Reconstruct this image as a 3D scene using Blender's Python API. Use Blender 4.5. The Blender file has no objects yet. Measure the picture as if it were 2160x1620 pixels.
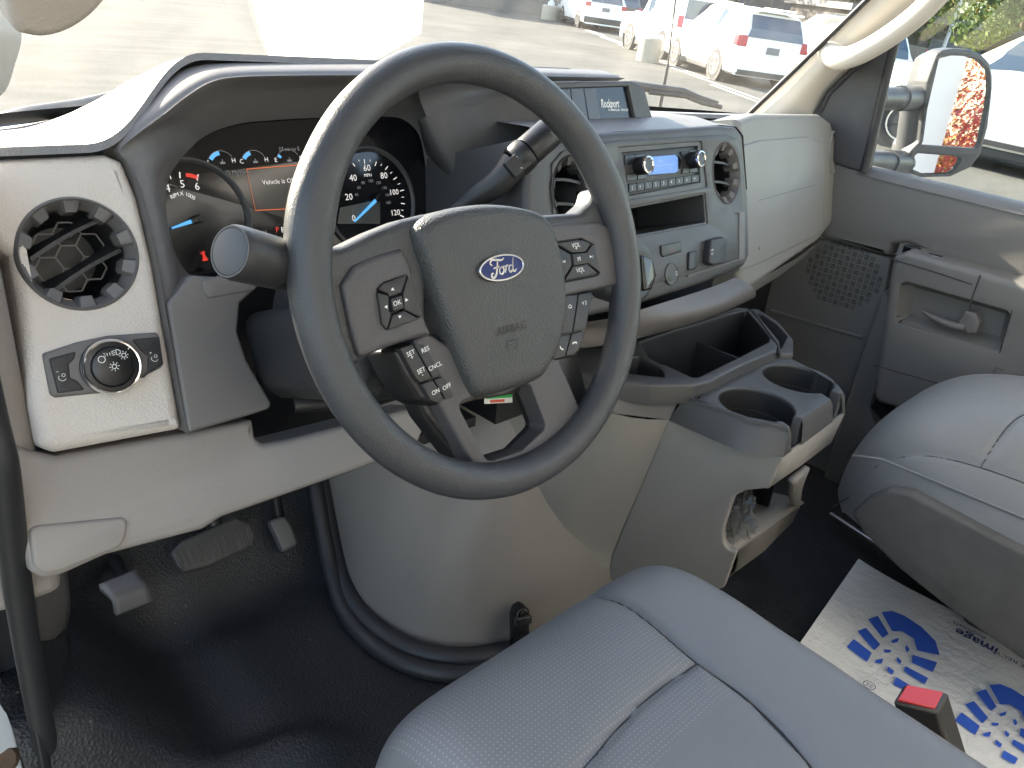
import bpy, bmesh, math, random
from mathutils import Vector, Matrix
from mathutils.geometry import tessellate_polygon
random.seed(7)
R = math.radians
scene = bpy.context.scene
col = scene.collection

# ------------------------------------------------------------------ camera, sky, sun, exposure
# van coordinates: x to the passenger side, y forward, z up from the cab floor
CAMROT = ((0.71615976, -0.23656804, 0.65662071), (-0.69226382, -0.36047676, 0.62516183), (0.0888032, -0.90227051, -0.42192644))
CAM = Vector((-0.88204791, -0.47341776, 0.92525018))
FPX = 1650.0
cam_data = bpy.data.cameras.new('camera'); cam = bpy.data.objects.new('camera', cam_data); col.objects.link(cam)
cam_data.sensor_width = 36; cam_data.lens = 36 * FPX / 2160; cam_data.clip_start = 0.02; cam_data.clip_end = 600
cm = Matrix([[CAMROT[i][0], -CAMROT[i][1], -CAMROT[i][2], CAM[i]] for i in range(3)] + [[0, 0, 0, 1]])
cam.matrix_world = cm
scene.camera = cam

SUN_AZ, SUN_EL = -9.0, 27.0          # azimuth from the van's forward axis, positive to the right
sdir = Vector((math.sin(R(SUN_AZ)) * math.cos(R(SUN_EL)), math.cos(R(SUN_AZ)) * math.cos(R(SUN_EL)), math.sin(R(SUN_EL))))
world = bpy.data.worlds.new('World'); scene.world = world; world.use_nodes = True
wn = world.node_tree; bg = wn.nodes['Background']
sky = wn.nodes.new('ShaderNodeTexSky'); sky.sky_type = 'NISHITA'; sky.sun_disc = False
sky.sun_elevation = R(SUN_EL); sky.sun_rotation = R(SUN_AZ)
wn.links.new(sky.outputs[0], bg.inputs[0]); bg.inputs[1].default_value = 0.15
sun_data = bpy.data.lights.new('sun', 'SUN'); sun = bpy.data.objects.new('sun', sun_data); col.objects.link(sun)
sun_data.energy = 4.6; sun_data.angle = R(0.53); sun_data.color = (1, .955, .88)
sun.rotation_euler = sdir.to_track_quat('Z', 'Y').to_euler()
vs = scene.view_settings
vs.view_transform = 'Standard'; vs.look = 'None'; vs.gamma = 1; vs.exposure = 2.5
vs.use_white_balance = True; vs.white_balance_temperature = 7400; vs.white_balance_tint = 10
scene.cycles.use_denoising = True
scene.cycles.use_adaptive_sampling = True; scene.cycles.adaptive_threshold = .02
scene.cycles.max_bounces = 7; scene.cycles.diffuse_bounces = 4; scene.cycles.glossy_bounces = 3
scene.cycles.transmission_bounces = 6; scene.cycles.transparent_max_bounces = 12
scene.cycles.sample_clamp_indirect = 8

# ------------------------------------------------------------------ helpers
def ray(u, v):
    c = Vector(((u - 1080) / FPX, (v - 810) / FPX, 1))
    return Vector([CAMROT[i][0] * c.x + CAMROT[i][1] * c.y + CAMROT[i][2] * c.z for i in range(3)])

class Frame:
    """a real plane of the van (point, normal, direction of its a axis); turns photo points into plane coordinates"""
    def __init__(s, p, n, a=(1, 0, 0)):
        s.p = Vector(p); s.n = Vector(n).normalized(); a = Vector(a)
        s.a = (a - s.n * a.dot(s.n)).normalized(); s.b = s.n.cross(s.a)
    def w(s, a, b, c=0): return s.p + s.a * a + s.b * b + s.n * c
    def q(s, u, v, c=0):
        d = ray(u, v); p = s.p + s.n * c
        t = (p - CAM).dot(s.n) / d.dot(s.n); h = CAM + d * t - s.p
        return (h.dot(s.a), h.dot(s.b))
    def Q(s, pts, c=0): return [s.q(u, v, c) for u, v in pts]
    def P(s, u, v, c=0): return s.w(*s.q(u, v, c), c)

def on(u, v, ax, val):
    d = ray(u, v); i = 'xyz'.index(ax); t = (val - CAM[i]) / d[i]
    return CAM + d * t

def tag(o, label=None, cat=None, group=None, kind=None):
    if label: o['label'] = label
    if cat: o['category'] = cat
    if group: o['group'] = group
    if kind: o['kind'] = kind
    return o

def thing(name, label, cat, loc=(0, 0, 0), group=None, rot=None):
    o = bpy.data.objects.new(name, None); col.objects.link(o); o.location = loc; o.empty_display_size = .05
    if rot is not None: o.rotation_euler = rot
    tag(o, label, cat, group)
    bpy.context.view_layer.update()
    return o

def link(name, me, mat, parent=None, keep=True):
    o = bpy.data.objects.new(name, me); col.objects.link(o)
    if mat is not None and not me.materials: me.materials.append(mat)
    if parent is not None:
        o.parent = parent
        if keep:
            o.matrix_parent_inverse = world_of(parent).inverted()
    return o

def world_of(o):
    if o.parent is None: return o.matrix_basis.copy()
    return world_of(o.parent) @ o.matrix_parent_inverse @ o.matrix_basis

def mk(name, verts, faces, mat, parent=None, smooth=35, keep=True):
    me = bpy.data.meshes.new(name)
    me.from_pydata([tuple(v) for v in verts], [], faces)
    me.validate()
    if smooth:
        me.polygons.foreach_set('use_smooth', [True] * len(me.polygons))
        me.set_sharp_from_angle(angle=R(smooth))
    me.update()
    return link(name, me, mat, parent, keep)

def join_geo(parts):
    V, Fc = [], []
    for v, f in parts:
        o = len(V); V += list(v); Fc += [tuple(i + o for i in q) for q in f]
    return V, Fc

def area(p): return sum(p[i][0] * p[(i + 1) % len(p)][1] - p[(i + 1) % len(p)][0] * p[i][1] for i in range(len(p))) / 2
def ccw(p): return list(p) if area(p) > 0 else list(p)[::-1]

def rp(pts, r, seg=5):
    """round the corners of a polygon; r a number or one radius per corner"""
    n = len(pts); out = []
    for i in range(n):
        p = Vector(pts[i]); a = Vector(pts[i - 1]) - p; b = Vector(pts[(i + 1) % n]) - p
        rr = r[i] if isinstance(r, (list, tuple)) else r
        la, lb = a.length, b.length
        if rr <= 1e-6 or la < 1e-7 or lb < 1e-7: out.append(tuple(p)); continue
        a /= la; b /= lb; ang = a.angle(b)
        if ang > R(176): out.append(tuple(p)); continue
        d = min(rr / math.tan(ang / 2), la * .48, lb * .48)
        p0, p1 = p + a * d, p + b * d
        for k in range(seg + 1):
            t = k / seg
            out.append(tuple(p0 * (1 - t) ** 2 + p * 2 * t * (1 - t) + p1 * t * t))
    return out

def cr(pts, n=6, closed=True):
    """catmull-rom through points of any dimension"""
    P = [Vector(p) for p in pts]; m = len(P); out = []
    for i in range(m if closed else m - 1):
        if closed: a, b, c, d = P[i - 1], P[i], P[(i + 1) % m], P[(i + 2) % m]
        else: a, b, c, d = P[max(i - 1, 0)], P[i], P[i + 1], P[min(i + 2, m - 1)]
        for k in range(n):
            t = k / n
            out.append(.5 * ((2 * b) + (c - a) * t + (2 * a - 5 * b + 4 * c - d) * t * t + (3 * b - a - 3 * c + d) * t ** 3))
    if not closed: out.append(P[-1])
    return [tuple(v) for v in out]

def inset(pts, d):
    n = len(pts); out = []
    for i in range(n):
        p = Vector(pts[i]); a = p - Vector(pts[i - 1]); b = Vector(pts[(i + 1) % n]) - p
        if a.length < 1e-9: a = b
        if b.length < 1e-9: b = a
        if a.length < 1e-9: out.append(tuple(p)); continue
        a = a.normalized(); b = b.normalized()
        na = Vector((-a.y, a.x)); nb = Vector((-b.y, b.x)); m = na + nb
        if m.length < 1e-6: m = na
        m.normalize(); k = max(m.dot(na), .45)
        out.append(tuple(p + m * d / k))
    return out

def plate_geo(F, pts, c0, c1, r=.002, seg=3, holes=(), back=True):
    pts = ccw(pts); V, Fc = [], []; r_all = min(r, abs(c1 - c0) * .9)
    def rings(poly, sgn):
        r = r_all if sgn > 0 else min(r_all, .0015)
        rows = [[F.w(a, b, c0) for a, b in poly]]
        if r > 0:
            for k in range(seg + 1):
                t = k / seg * math.pi / 2
                rows.append([F.w(a, b, c1 - r + r * math.sin(t)) for a, b in inset(poly, sgn * r * (1 - math.cos(t)))])
        else: rows.append([F.w(a, b, c1) for a, b in poly])
        base = len(V); n = len(poly)
        for row in rows: V.extend(row)
        for k in range(len(rows) - 1):
            for i in range(n):
                j = (i + 1) % n
                q = (base + k * n + i, base + k * n + j, base + (k + 1) * n + j, base + (k + 1) * n + i)
                Fc.append(q if sgn > 0 else q[::-1])
        return base, base + (len(rows) - 1) * n, n
    b0, t0, n0 = rings(pts, 1)
    hs = []
    for h in holes: hs.append(rings(ccw(h), -1))
    if not hs and n0 <= 4:
        Fc.append(tuple(range(t0, t0 + n0)))
        if back: Fc.append(tuple(range(b0, b0 + n0))[::-1])
    else:
        for which in (1, 0):
            idx = list(range((t0 if which else b0), (t0 if which else b0) + n0)); loops = [[Vector((*_loc(F, V[i]), 0)) for i in idx]]
            for b, t, n in hs:
                ii = list(range((t if which else b), (t if which else b) + n)); idx += ii
                loops.append([Vector((*_loc(F, V[i]), 0)) for i in ii])
            if not which and not back: continue
            for tri in tessellate_polygon(loops):
                q = tuple(idx[i] for i in tri)
                p = [_loc(F, V[i]) for i in q]
                if (area(p) > 0) != bool(which): q = q[::-1]
                Fc.append(q)
    return V, Fc

def _loc(F, v): d = v - F.p; return (d.dot(F.a), d.dot(F.b))

def plate(name, F, pts, c0, c1, mat, parent=None, r=.002, seg=3, holes=(), smooth=35, back=True):
    V, Fc = plate_geo(F, pts, c0, c1, r, seg, holes, back)
    return mk(name, V, Fc, mat, parent, smooth)

def dome_geo(F, pts, c0, c1, h, p=2.0, n=10, r=.004):
    """a plate whose front swells by h towards its middle"""
    pts = ccw(pts); m = len(pts); cx = sum(q[0] for q in pts) / m; cy = sum(q[1] for q in pts) / m
    V = [F.w(a, b, c0) for a, b in pts]; rows = 1
    for k in range(4):
        t = k / 4 * math.pi / 2
        V += [F.w(a, b, c1 - r + r * math.sin(t)) for a, b in inset(pts, r * (1 - math.cos(t)))]; rows += 1
    base = inset(pts, r)
    for k in range(n):
        s = 1 - k / n
        V += [F.w(cx + (a - cx) * s, cy + (b - cy) * s, c1 + h * (1 - s ** p)) for a, b in base]; rows += 1
    Fc = [(k * m + i, k * m + (i + 1) % m, (k + 1) * m + (i + 1) % m, (k + 1) * m + i) for k in range(rows - 1) for i in range(m)]
    V.append(F.w(cx, cy, c1 + h)); Fc += [((rows - 1) * m + i, (rows - 1) * m + (i + 1) % m, len(V) - 1) for i in range(m)]
    Fc.append(tuple(range(m))[::-1])
    return V, Fc

def tube_geo(path, rad, seg=12, closed=False, caps=True, flat=1.0, up=None):
    P = [Vector(p) for p in path]; n = len(P); V = []; Fc = []
    rr = rad if isinstance(rad, (list, tuple)) else [rad] * n
    prev = None
    for i in range(n):
        if closed: t = P[(i + 1) % n] - P[i - 1]
        else: t = P[min(i + 1, n - 1)] - P[max(i - 1, 0)]
        t.normalize()
        if up is not None: a = Vector(up) - t * t.dot(Vector(up)); a.normalize()
        elif prev is None:
            a = t.orthogonal().normalized()
        else:
            a = prev - t * prev.dot(t); a.normalize()
        prev = a; b = t.cross(a)
        for k in range(seg):
            an = 2 * math.pi * k / seg
            V.append(P[i] + (a * math.cos(an) * flat + b * math.sin(an)) * rr[i])
    for i in range(n if closed else n - 1):
        for k in range(seg):
            j = (i + 1) % n; k2 = (k + 1) % seg
            Fc.append((i * seg + k, i * seg + k2, j * seg + k2, j * seg + k))
    if caps and not closed:
        Fc.append(tuple(range(seg))[::-1]); Fc.append(tuple(range((n - 1) * seg, n * seg)))
    return V, Fc

def tube(name, path, rad, mat, parent=None, seg=12, closed=False, flat=1.0, up=None, smooth=50):
    return mk(name, *tube_geo(path, rad, seg, closed, True, flat, up), mat, parent, smooth)

def lathe_geo(F, ctr, prof, seg=40, cap0=False, cap1=True, sx=1.0):
    V, Fc = [], []
    for r, c in prof:
        for k in range(seg):
            an = 2 * math.pi * k / seg
            V.append(F.w(ctr[0] + r * math.cos(an) * sx, ctr[1] + r * math.sin(an), c))
    n = len(prof)
    for i in range(n - 1):
        for k in range(seg):
            k2 = (k + 1) % seg
            Fc.append((i * seg + k, i * seg + k2, (i + 1) * seg + k2, (i + 1) * seg + k))
    if cap0: Fc.append(tuple(range(seg))[::-1])
    if cap1: Fc.append(tuple(range((n - 1) * seg, n * seg)))
    return V, Fc

def lathe(name, F, ctr, prof, mat, parent=None, seg=40, cap0=False, cap1=True, smooth=35, sx=1.0):
    return mk(name, *lathe_geo(F, ctr, prof, seg, cap0, cap1, sx), mat, parent, smooth)

def loft_geo(rows, closed=True, cap0=False, cap1=False):
    n = len(rows[0]); V = [Vector(p) for r in rows for p in r]; Fc = []
    for k in range(len(rows) - 1):
        for i in range(n if closed else n - 1):
            j = (i + 1) % n
            Fc.append((k * n + i, k * n + j, (k + 1) * n + j, (k + 1) * n + i))
    if cap0: Fc.append(tuple(range(n))[::-1])
    if cap1: Fc.append(tuple(range((len(rows) - 1) * n, len(rows) * n)))
    return V, Fc

def loft(name, rows, mat, parent=None, closed=True, cap0=False, cap1=False, smooth=40, thick=0):
    o = mk(name, *loft_geo(rows, closed, cap0, cap1), mat, parent, smooth)
    if thick: solid(o, thick)
    return o

def solid(o, t, off=-1):
    m = o.modifiers.new('thick', 'SOLIDIFY'); m.thickness = t; m.offset = off; return o

def fixn(o):
    bm = bmesh.new(); bm.from_mesh(o.data); bmesh.ops.recalc_face_normals(bm, faces=bm.faces); bm.to_mesh(o.data); bm.free(); return o

def smooth_rows(rows, n=5):
    """interpolate extra rows between loft rows"""
    m = len(rows[0]); cols = [cr([r[i] for r in rows], n, False) for i in range(m)]
    return [[c[k] for c in cols] for k in range(len(cols[0]))]

def ribbon_geo(F, pts, w, c, closed=False):
    P = [Vector(p) for p in pts]; n = len(P); V, Fc = [], []
    for i in range(n):
        t = (P[(i + 1) % n] - P[i - 1]) if closed else (P[min(i + 1, n - 1)] - P[max(i - 1, 0)])
        t.normalize(); m = Vector((-t.y, t.x)) * (w if not isinstance(w, (list, tuple)) else w[i]) / 2
        V += [F.w(*(P[i] + m), c), F.w(*(P[i] - m), c)]
    for i in range(n if closed else n - 1):
        j = (i + 1) % n; Fc.append((2 * i, 2 * i + 1, 2 * j + 1, 2 * j))
    return V, Fc

def poly_geo(F, pts, c): return [F.w(a, b, c) for a, b in ccw(pts)], [tuple(range(len(pts)))]

def box_geo(lo, hi):
    x0, y0, z0 = lo; x1, y1, z1 = hi
    V = [Vector(p) for p in ((x0, y0, z0), (x1, y0, z0), (x1, y1, z0), (x0, y1, z0), (x0, y0, z1), (x1, y0, z1), (x1, y1, z1), (x0, y1, z1))]
    return V, [(0, 3, 2, 1), (4, 5, 6, 7), (0, 1, 5, 4), (1, 2, 6, 5), (2, 3, 7, 6), (3, 0, 4, 7)]

def box(name, lo, hi, mat, parent=None, bev=0):
    o = mk(name, *box_geo(lo, hi), mat, parent, 35 if bev else 0)
    if bev:
        m = o.modifiers.new('edge', 'BEVEL'); m.width = bev; m.segments = 3; m.limit_method = 'ANGLE'
    return o

_fonts = {}
def text_geo(s, F, pos, size, c, rot=0, align='CENTER', bold=0.0, sx=1.0, shear=0):
    cu = bpy.data.curves.new('t', 'FONT'); cu.body = s; cu.size = size; cu.align_x = align; cu.align_y = 'CENTER'
    cu.offset = bold; cu.resolution_u = 2; cu.shear = shear
    o = bpy.data.objects.new('t', cu); col.objects.link(o)
    dg = bpy.context.evaluated_depsgraph_get()
    me = bpy.data.meshes.new_from_object(o.evaluated_get(dg))
    ca, sa = math.cos(rot), math.sin(rot)
    V = []
    for v in me.vertices:
        x, y = v.co.x * sx, v.co.y
        V.append(F.w(pos[0] + x * ca - y * sa, pos[1] + x * sa + y * ca, c))
    Fc = [tuple(p.vertices) for p in me.polygons]
    bpy.data.objects.remove(o); bpy.data.curves.remove(cu); bpy.data.meshes.remove(me)
    return V, Fc

def text(name, s, F, pos, size, c, mat, parent, **k):
    return mk(name, *text_geo(s, F, pos, size, c, **k), mat, parent, 0)

# ------------------------------------------------------------------ materials
def newmat(name):
    m = bpy.data.materials.new(name); m.use_nodes = True
    n = m.node_tree; b = n.nodes['Principled BSDF']
    return m, n, b

def N(n, t, **k):
    x = n.nodes.new(t)
    for a, v in k.items():
        if a in x.inputs: x.inputs[a].default_value = v
        else: setattr(x, a, v)
    return x

def plastic(name, rgb, rough=.5, grain=0, gstr=.15, kind='leather', var=.06, spec=.5, coat=0, scl=(1, 1, 1)):
    """moulded plastic, vinyl or rubber: slight colour and gloss variation and a grained surface"""
    m, n, b = newmat(name)
    b.inputs['Roughness'].default_value = rough; b.inputs['Specular IOR Level'].default_value = spec
    b.inputs['Coat Weight'].default_value = coat
    tc = N(n, 'ShaderNodeTexCoord'); mp = N(n, 'ShaderNodeMapping'); mp.inputs['Scale'].default_value = scl
    n.links.new(tc.outputs['Object'], mp.inputs[0])
    nz = N(n, 'ShaderNodeTexNoise', Scale=9.0, Detail=6.0, Roughness=.65); n.links.new(mp.outputs[0], nz.inputs[0])
    rm = N(n, 'ShaderNodeMapRange'); rm.inputs[3].default_value = 1 - var; rm.inputs[4].default_value = 1 + var
    n.links.new(nz.outputs['Fac'], rm.inputs[0])
    mx = N(n, 'ShaderNodeMix', data_type='RGBA', blend_type='MULTIPLY'); mx.inputs[0].default_value = 1
    mx.inputs[6].default_value = (*rgb, 1); n.links.new(rm.outputs[0], mx.inputs[7]); n.links.new(mx.outputs[2], b.inputs['Base Color'])
    r2 = N(n, 'ShaderNodeMapRange'); r2.inputs[3].default_value = max(rough - .1, .03); r2.inputs[4].default_value = min(rough + .1, 1)
    nz2 = N(n, 'ShaderNodeTexNoise', Scale=23.0, Detail=5.0); n.links.new(mp.outputs[0], nz2.inputs[0])
    n.links.new(nz2.outputs['Fac'], r2.inputs[0]); n.links.new(r2.outputs[0], b.inputs['Roughness'])
    if grain:
        if kind == 'leather':
            vo = N(n, 'ShaderNodeTexVoronoi', feature='F1', Scale=grain)
            wz = N(n, 'ShaderNodeTexNoise', Scale=grain * .6, Detail=2.0); n.links.new(mp.outputs[0], wz.inputs[0])
            ad = N(n, 'ShaderNodeMix', data_type='VECTOR'); ad.inputs[0].default_value = .25 / max(grain, 1) * 4
            n.links.new(mp.outputs[0], ad.inputs[4]); n.links.new(wz.outputs['Color'], ad.inputs[5])
            n.links.new(ad.outputs[1], vo.inputs[0]); h = vo.outputs['Distance']; dist = .35 / grain
        else:
            vo = N(n, 'ShaderNodeTexNoise', Scale=grain, Detail=3.0, Roughness=.6); n.links.new(mp.outputs[0], vo.inputs[0])
            h = vo.outputs['Fac']; dist = 1.0 / grain
        bp = N(n, 'ShaderNodeBump', Strength=gstr); bp.inputs['Distance'].default_value = dist
        n.links.new(h, bp.inputs['Height']); n.links.new(bp.outputs[0], b.inputs['Normal'])
    return m

def emit(name, rgb, s, base=(0, 0, 0)):
    m, n, b = newmat(name); b.inputs['Base Color'].default_value = (*base, 1)
    b.inputs['Emission Color'].default_value = (*rgb, 1); b.inputs['Emission Strength'].default_value = s
    b.inputs['Roughness'].default_value = .4
    return m

def flat(name, rgb, rough=.5, metal=0, spec=.5):
    m, n, b = newmat(name); b.inputs['Base Color'].default_value = (*rgb, 1)
    b.inputs['Roughness'].default_value = rough; b.inputs['Metallic'].default_value = metal; b.inputs['Specular IOR Level'].default_value = spec
    return m

M = {}
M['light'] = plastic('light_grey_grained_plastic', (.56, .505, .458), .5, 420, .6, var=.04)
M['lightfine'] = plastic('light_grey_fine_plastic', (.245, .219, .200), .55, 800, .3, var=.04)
M['console'] = plastic('console_grey_plastic', (.178, .161, .146), .5, 700, .2, 'noise', .04)
M['console_lit'] = plastic('console_plastic_lit', (.222, .206, .184), .5, 700, .2, 'noise', .05)  # engine cover plastic again, its colour lightened to look better lit
M['glove'] = plastic('glove_box_grey_plastic', (.26, .26, .245), .5, 700, .2, 'noise', .04)
M['bezel'] = plastic('dark_taupe_plastic', (.125, .115, .110), .48, 800, .25, 'noise', .06)
M['stack'] = plastic('charcoal_plastic', (.056, .055, .055), .46, 900, .2, 'noise', .06)
M['pad'] = plastic('dash_top_plastic', (.17, .17, .172), .42, 420, .6, var=.08)
M['wheel'] = plastic('wheel_leather', (.040, .042, .045), .40, 900, .7, var=.1)
M['airbag'] = plastic('airbag_leather', (.043, .045, .045), .44, 560, 1.0, var=.08)
M['satin'] = plastic('satin_dark_trim', (.062, .058, .060), .42, 900, .5, 'noise', .1)
M['black'] = plastic('black_plastic', (.012, .012, .013), .38, 0, var=.12)
M['blackgrain'] = plastic('black_grained_plastic', (.022, .022, .023), .45, 700, .3, 'noise', .1)
M['gloss'] = flat('gloss_black', (.008, .008, .009), .12)
M['rubber'] = plastic('black_rubber_floor', (.017, .018, .019), .55, 120, .9, 'noise', .25)
M['seal'] = plastic('black_seal_rubber', (.022, .022, .024), .5, 0, var=.1)
M['door'] = plastic('door_grey_plastic', (.135, .130, .122), .5, 600, .2, 'noise', .05)
M['doordark'] = plastic('door_sail_plastic', (.045, .044, .046), .5, 500, .2, 'noise', .06)
M['pillar'] = plastic('pillar_beige_plastic', (.60, .56, .50), .5, 700, .2, 'noise', .04)
M['headliner'] = plastic('headliner_cloth', (.48, .45, .41), .9, 900, .3, 'noise', .05, .2)
M['visor'] = plastic('visor_vinyl', (.40, .35, .31), .6, 500, .3, var=.05)
M['carpet'] = plastic('seat_carpet', (.105, .102, .097), .95, 900, 1.0, 'noise', .35, .15)
M['chrome'] = flat('chrome', (.8, .8, .82), .12, 1)
M['steel'] = flat('steel', (.35, .34, .33), .35, 1)
M['white_mark'] = emit('white_marking', (1, 1, 1), 0.0, (.75, .75, .73))
M['grey_mark'] = flat('grey_marking', (.22, .22, .22), .5)
M['glow_white'] = emit('lit_white_marking', (.9, .93, 1), .17)
M['glow_dim'] = emit('lit_grey_marking', (.7, .75, .85), .045)
M['glow_blue'] = emit('lit_blue_needle', (.08, .42, .95), .22)
M['glow_red'] = emit('lit_red_marking', (1, .05, .03), .13)
M['glow_orange'] = emit('lit_orange_frame', (1, .22, .06), .14)
M['lcd'] = emit('blue_lcd', (.10, .27, .75), .2, (.02, .04, .08))
M['lcdtext'] = emit('lcd_text', (.45, .6, .95), .2)
M['redbtn'] = flat('red_button', (.55, .03, .03), .3)
M['blue_emb'] = flat('emblem_blue', (.010, .022, .11), .22)
M['silver'] = flat('emblem_silver', (.75, .76, .78), .18, 1)
# ------------------------------------------------------------------ the parking lot outside
GN = Vector((0.00393104, -0.06458853, 0.99790424)); GP0 = Vector((-.9, -.4, -.68))    # the lot rises gently ahead of the van
G = Frame(GP0, GN, (1, 0, 0))
def gp(u, v): return G.P(u, v)

def asphalt():
    m, n, b = newmat('sunbleached_asphalt'); tc = N(n, 'ShaderNodeTexCoord')
    a = N(n, 'ShaderNodeTexNoise', Scale=.35, Detail=8.0, Roughness=.6); f = N(n, 'ShaderNodeTexNoise', Scale=55.0, Detail=4.0, Roughness=.8)
    w = N(n, 'ShaderNodeTexNoise', Scale=1.1, Detail=5.0, Distortion=1.2)
    mp = N(n, 'ShaderNodeMapping'); mp.inputs['Scale'].default_value = (.25, 1.6, 1); mp.inputs['Rotation'].default_value = (0, 0, R(28))
    n.links.new(tc.outputs['Object'], mp.inputs[0]); n.links.new(mp.outputs[0], w.inputs[0])
    for x in (a, f): n.links.new(tc.outputs['Object'], x.inputs[0])
    r1 = N(n, 'ShaderNodeValToRGB'); r1.color_ramp.elements[0].position = .3; r1.color_ramp.elements[1].position = .7
    r1.color_ramp.elements[0].color = (.095, .094, .086, 1); r1.color_ramp.elements[1].color = (.135, .133, .121, 1)
    n.links.new(a.outputs['Fac'], r1.inputs[0])
    r2 = N(n, 'ShaderNodeMapRange'); r2.inputs[1].default_value = .3; r2.inputs[2].default_value = .7; r2.inputs[3].default_value = .65; r2.inputs[4].default_value = 1.3
    n.links.new(f.outputs['Fac'], r2.inputs[0])
    r3 = N(n, 'ShaderNodeMapRange'); r3.inputs[1].default_value = .35; r3.inputs[2].default_value = .55; r3.inputs[3].default_value = .9; r3.inputs[4].default_value = 1.04
    n.links.new(w.outputs['Fac'], r3.inputs[0])
    mu = N(n, 'ShaderNodeMath', operation='MULTIPLY'); n.links.new(r2.outputs[0], mu.inputs[0]); n.links.new(r3.outputs[0], mu.inputs[1])
    mx = N(n, 'ShaderNodeMix', data_type='RGBA', blend_type='MULTIPLY'); mx.inputs[0].default_value = 1
    n.links.new(r1.outputs[0], mx.inputs[6]); n.links.new(mu.outputs[0], mx.inputs[7]); n.links.new(mx.outputs[2], b.inputs['Base Color'])
    b.inputs['Roughness'].default_value = .95; b.inputs['Specular IOR Level'].default_value = .05
    bp = N(n, 'ShaderNodeBump', Strength=.5); bp.inputs['Distance'].default_value = .01
    n.links.new(f.outputs['Fac'], bp.inputs['Height']); n.links.new(bp.outputs[0], b.inputs['Normal'])
    return m
M['asphalt'] = asphalt()
tag(mk('ground', [G.w(-160, -160), G.w(200, -160), G.w(200, 200), G.w(-160, 200)], [(0, 1, 2, 3)], M['asphalt'], None, 0), 'pale sunlit asphalt of the parking lot', 'ground', kind='structure')
M['paintline'] = plastic('worn_line_paint', (.62, .60, .54), .7, 0, var=.25)
def stripe(p, q, w=.1):
    a, b = Vector(p), Vector(q); d = (b - a).normalized(); m = Vector((-d.y, d.x)) * w / 2
    return poly_geo(G, [tuple(a + m), tuple(a - m), tuple(b - m), tuple(b + m)], .004)
strs = []
hd = Vector((math.sin(R(33)), math.cos(R(33))))
for k in range(-1, 6):
    base = Vector((17.2, 10.2)) + Vector((2.05, 2.6)) * (k - .5)
    strs.append(stripe(base, base + hd * 5.2))
tag(mk('parking_lines', *join_geo(strs), M['paintline'], None, 0), 'worn white parking bay lines on the asphalt', 'lines', kind='structure')

M['paint_white'] = plastic('white_car_paint', (.80, .80, .79), .25, 0, var=.01, coat=.6)
M['paint_silver'] = plastic('grey_car_paint', (.30, .33, .38), .28, 0, var=.02, coat=.6)
M['paint_dark'] = plastic('dark_grey_car_paint', (.055, .06, .07), .25, 0, var=.03, coat=.6)
M['paint_van'] = plastic('white_van_paint', (.72, .72, .72), .5, 0, var=.01)
M['carglass'] = flat('tinted_car_glass', (.05, .075, .11), .06)
M['tyre'] = plastic('tyre_rubber', (.022, .022, .022), .8, 0, var=.2)
M['alloy'] = flat('alloy_rim', (.62, .62, .63), .3, 1)
M['taillight'] = flat('tail_light_red', (.40, .03, .05), .2)
M['trimblack'] = plastic('black_car_trim', (.03, .03, .032), .5, 0, var=.1)
M['platewhite'] = plastic('licence_plate', (.12, .13, .15), .4, 0)

def make_wheel(parent, x, y, r, side, w=.23):
    F = Frame((x, y, r), (side, 0, 0), (0, 1, 0))
    t = mk('wheel', *lathe_geo(F, (0, 0), [(r * .64, -w), (r * .93, -w), (r, -w + .03), (r, -.035), (r * .95, -.006), (r * .70, 0), (r * .66, -.012)], 28, True, False), M['tyre'], parent, 40, False)
    parts = [lathe_geo(F, (0, 0), [(r * .66, -.01), (r * .62, -.004), (r * .58, -.05), (r * .2, -.05)], 24, False, True)]
    rim = mk('rim', *join_geo(parts), M['trimblack'], t, 30, False)
    sp = []
    for k in range(5):
        an = 2 * math.pi * k / 5 + .3; ca, sa = math.cos(an), math.sin(an)
        pts = []
        for rr, hw in ((.10, .05), (.62, .085), (.64, 0), (.62, -.085), (.10, -.05)):
            pts.append((r * (rr * ca - hw * 2 * sa * .7), r * (rr * sa + hw * 2 * ca * .7)))
        sp.append(plate_geo(F, pts, -.045, -.006, .008, 2))
    sp.append(lathe_geo(F, (0, 0), [(r * .67, -.02), (r * .67, .003), (r * .61, .003), (r * .60, -.04)], 28, False, False))
    sp.append(lathe_geo(F, (0, 0), [(r * .14, -.04), (r * .13, .0)], 14, False, True))
    mk('spokes', *join_geo(sp), M['alloy'], t, 30, False)
    return t

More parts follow.
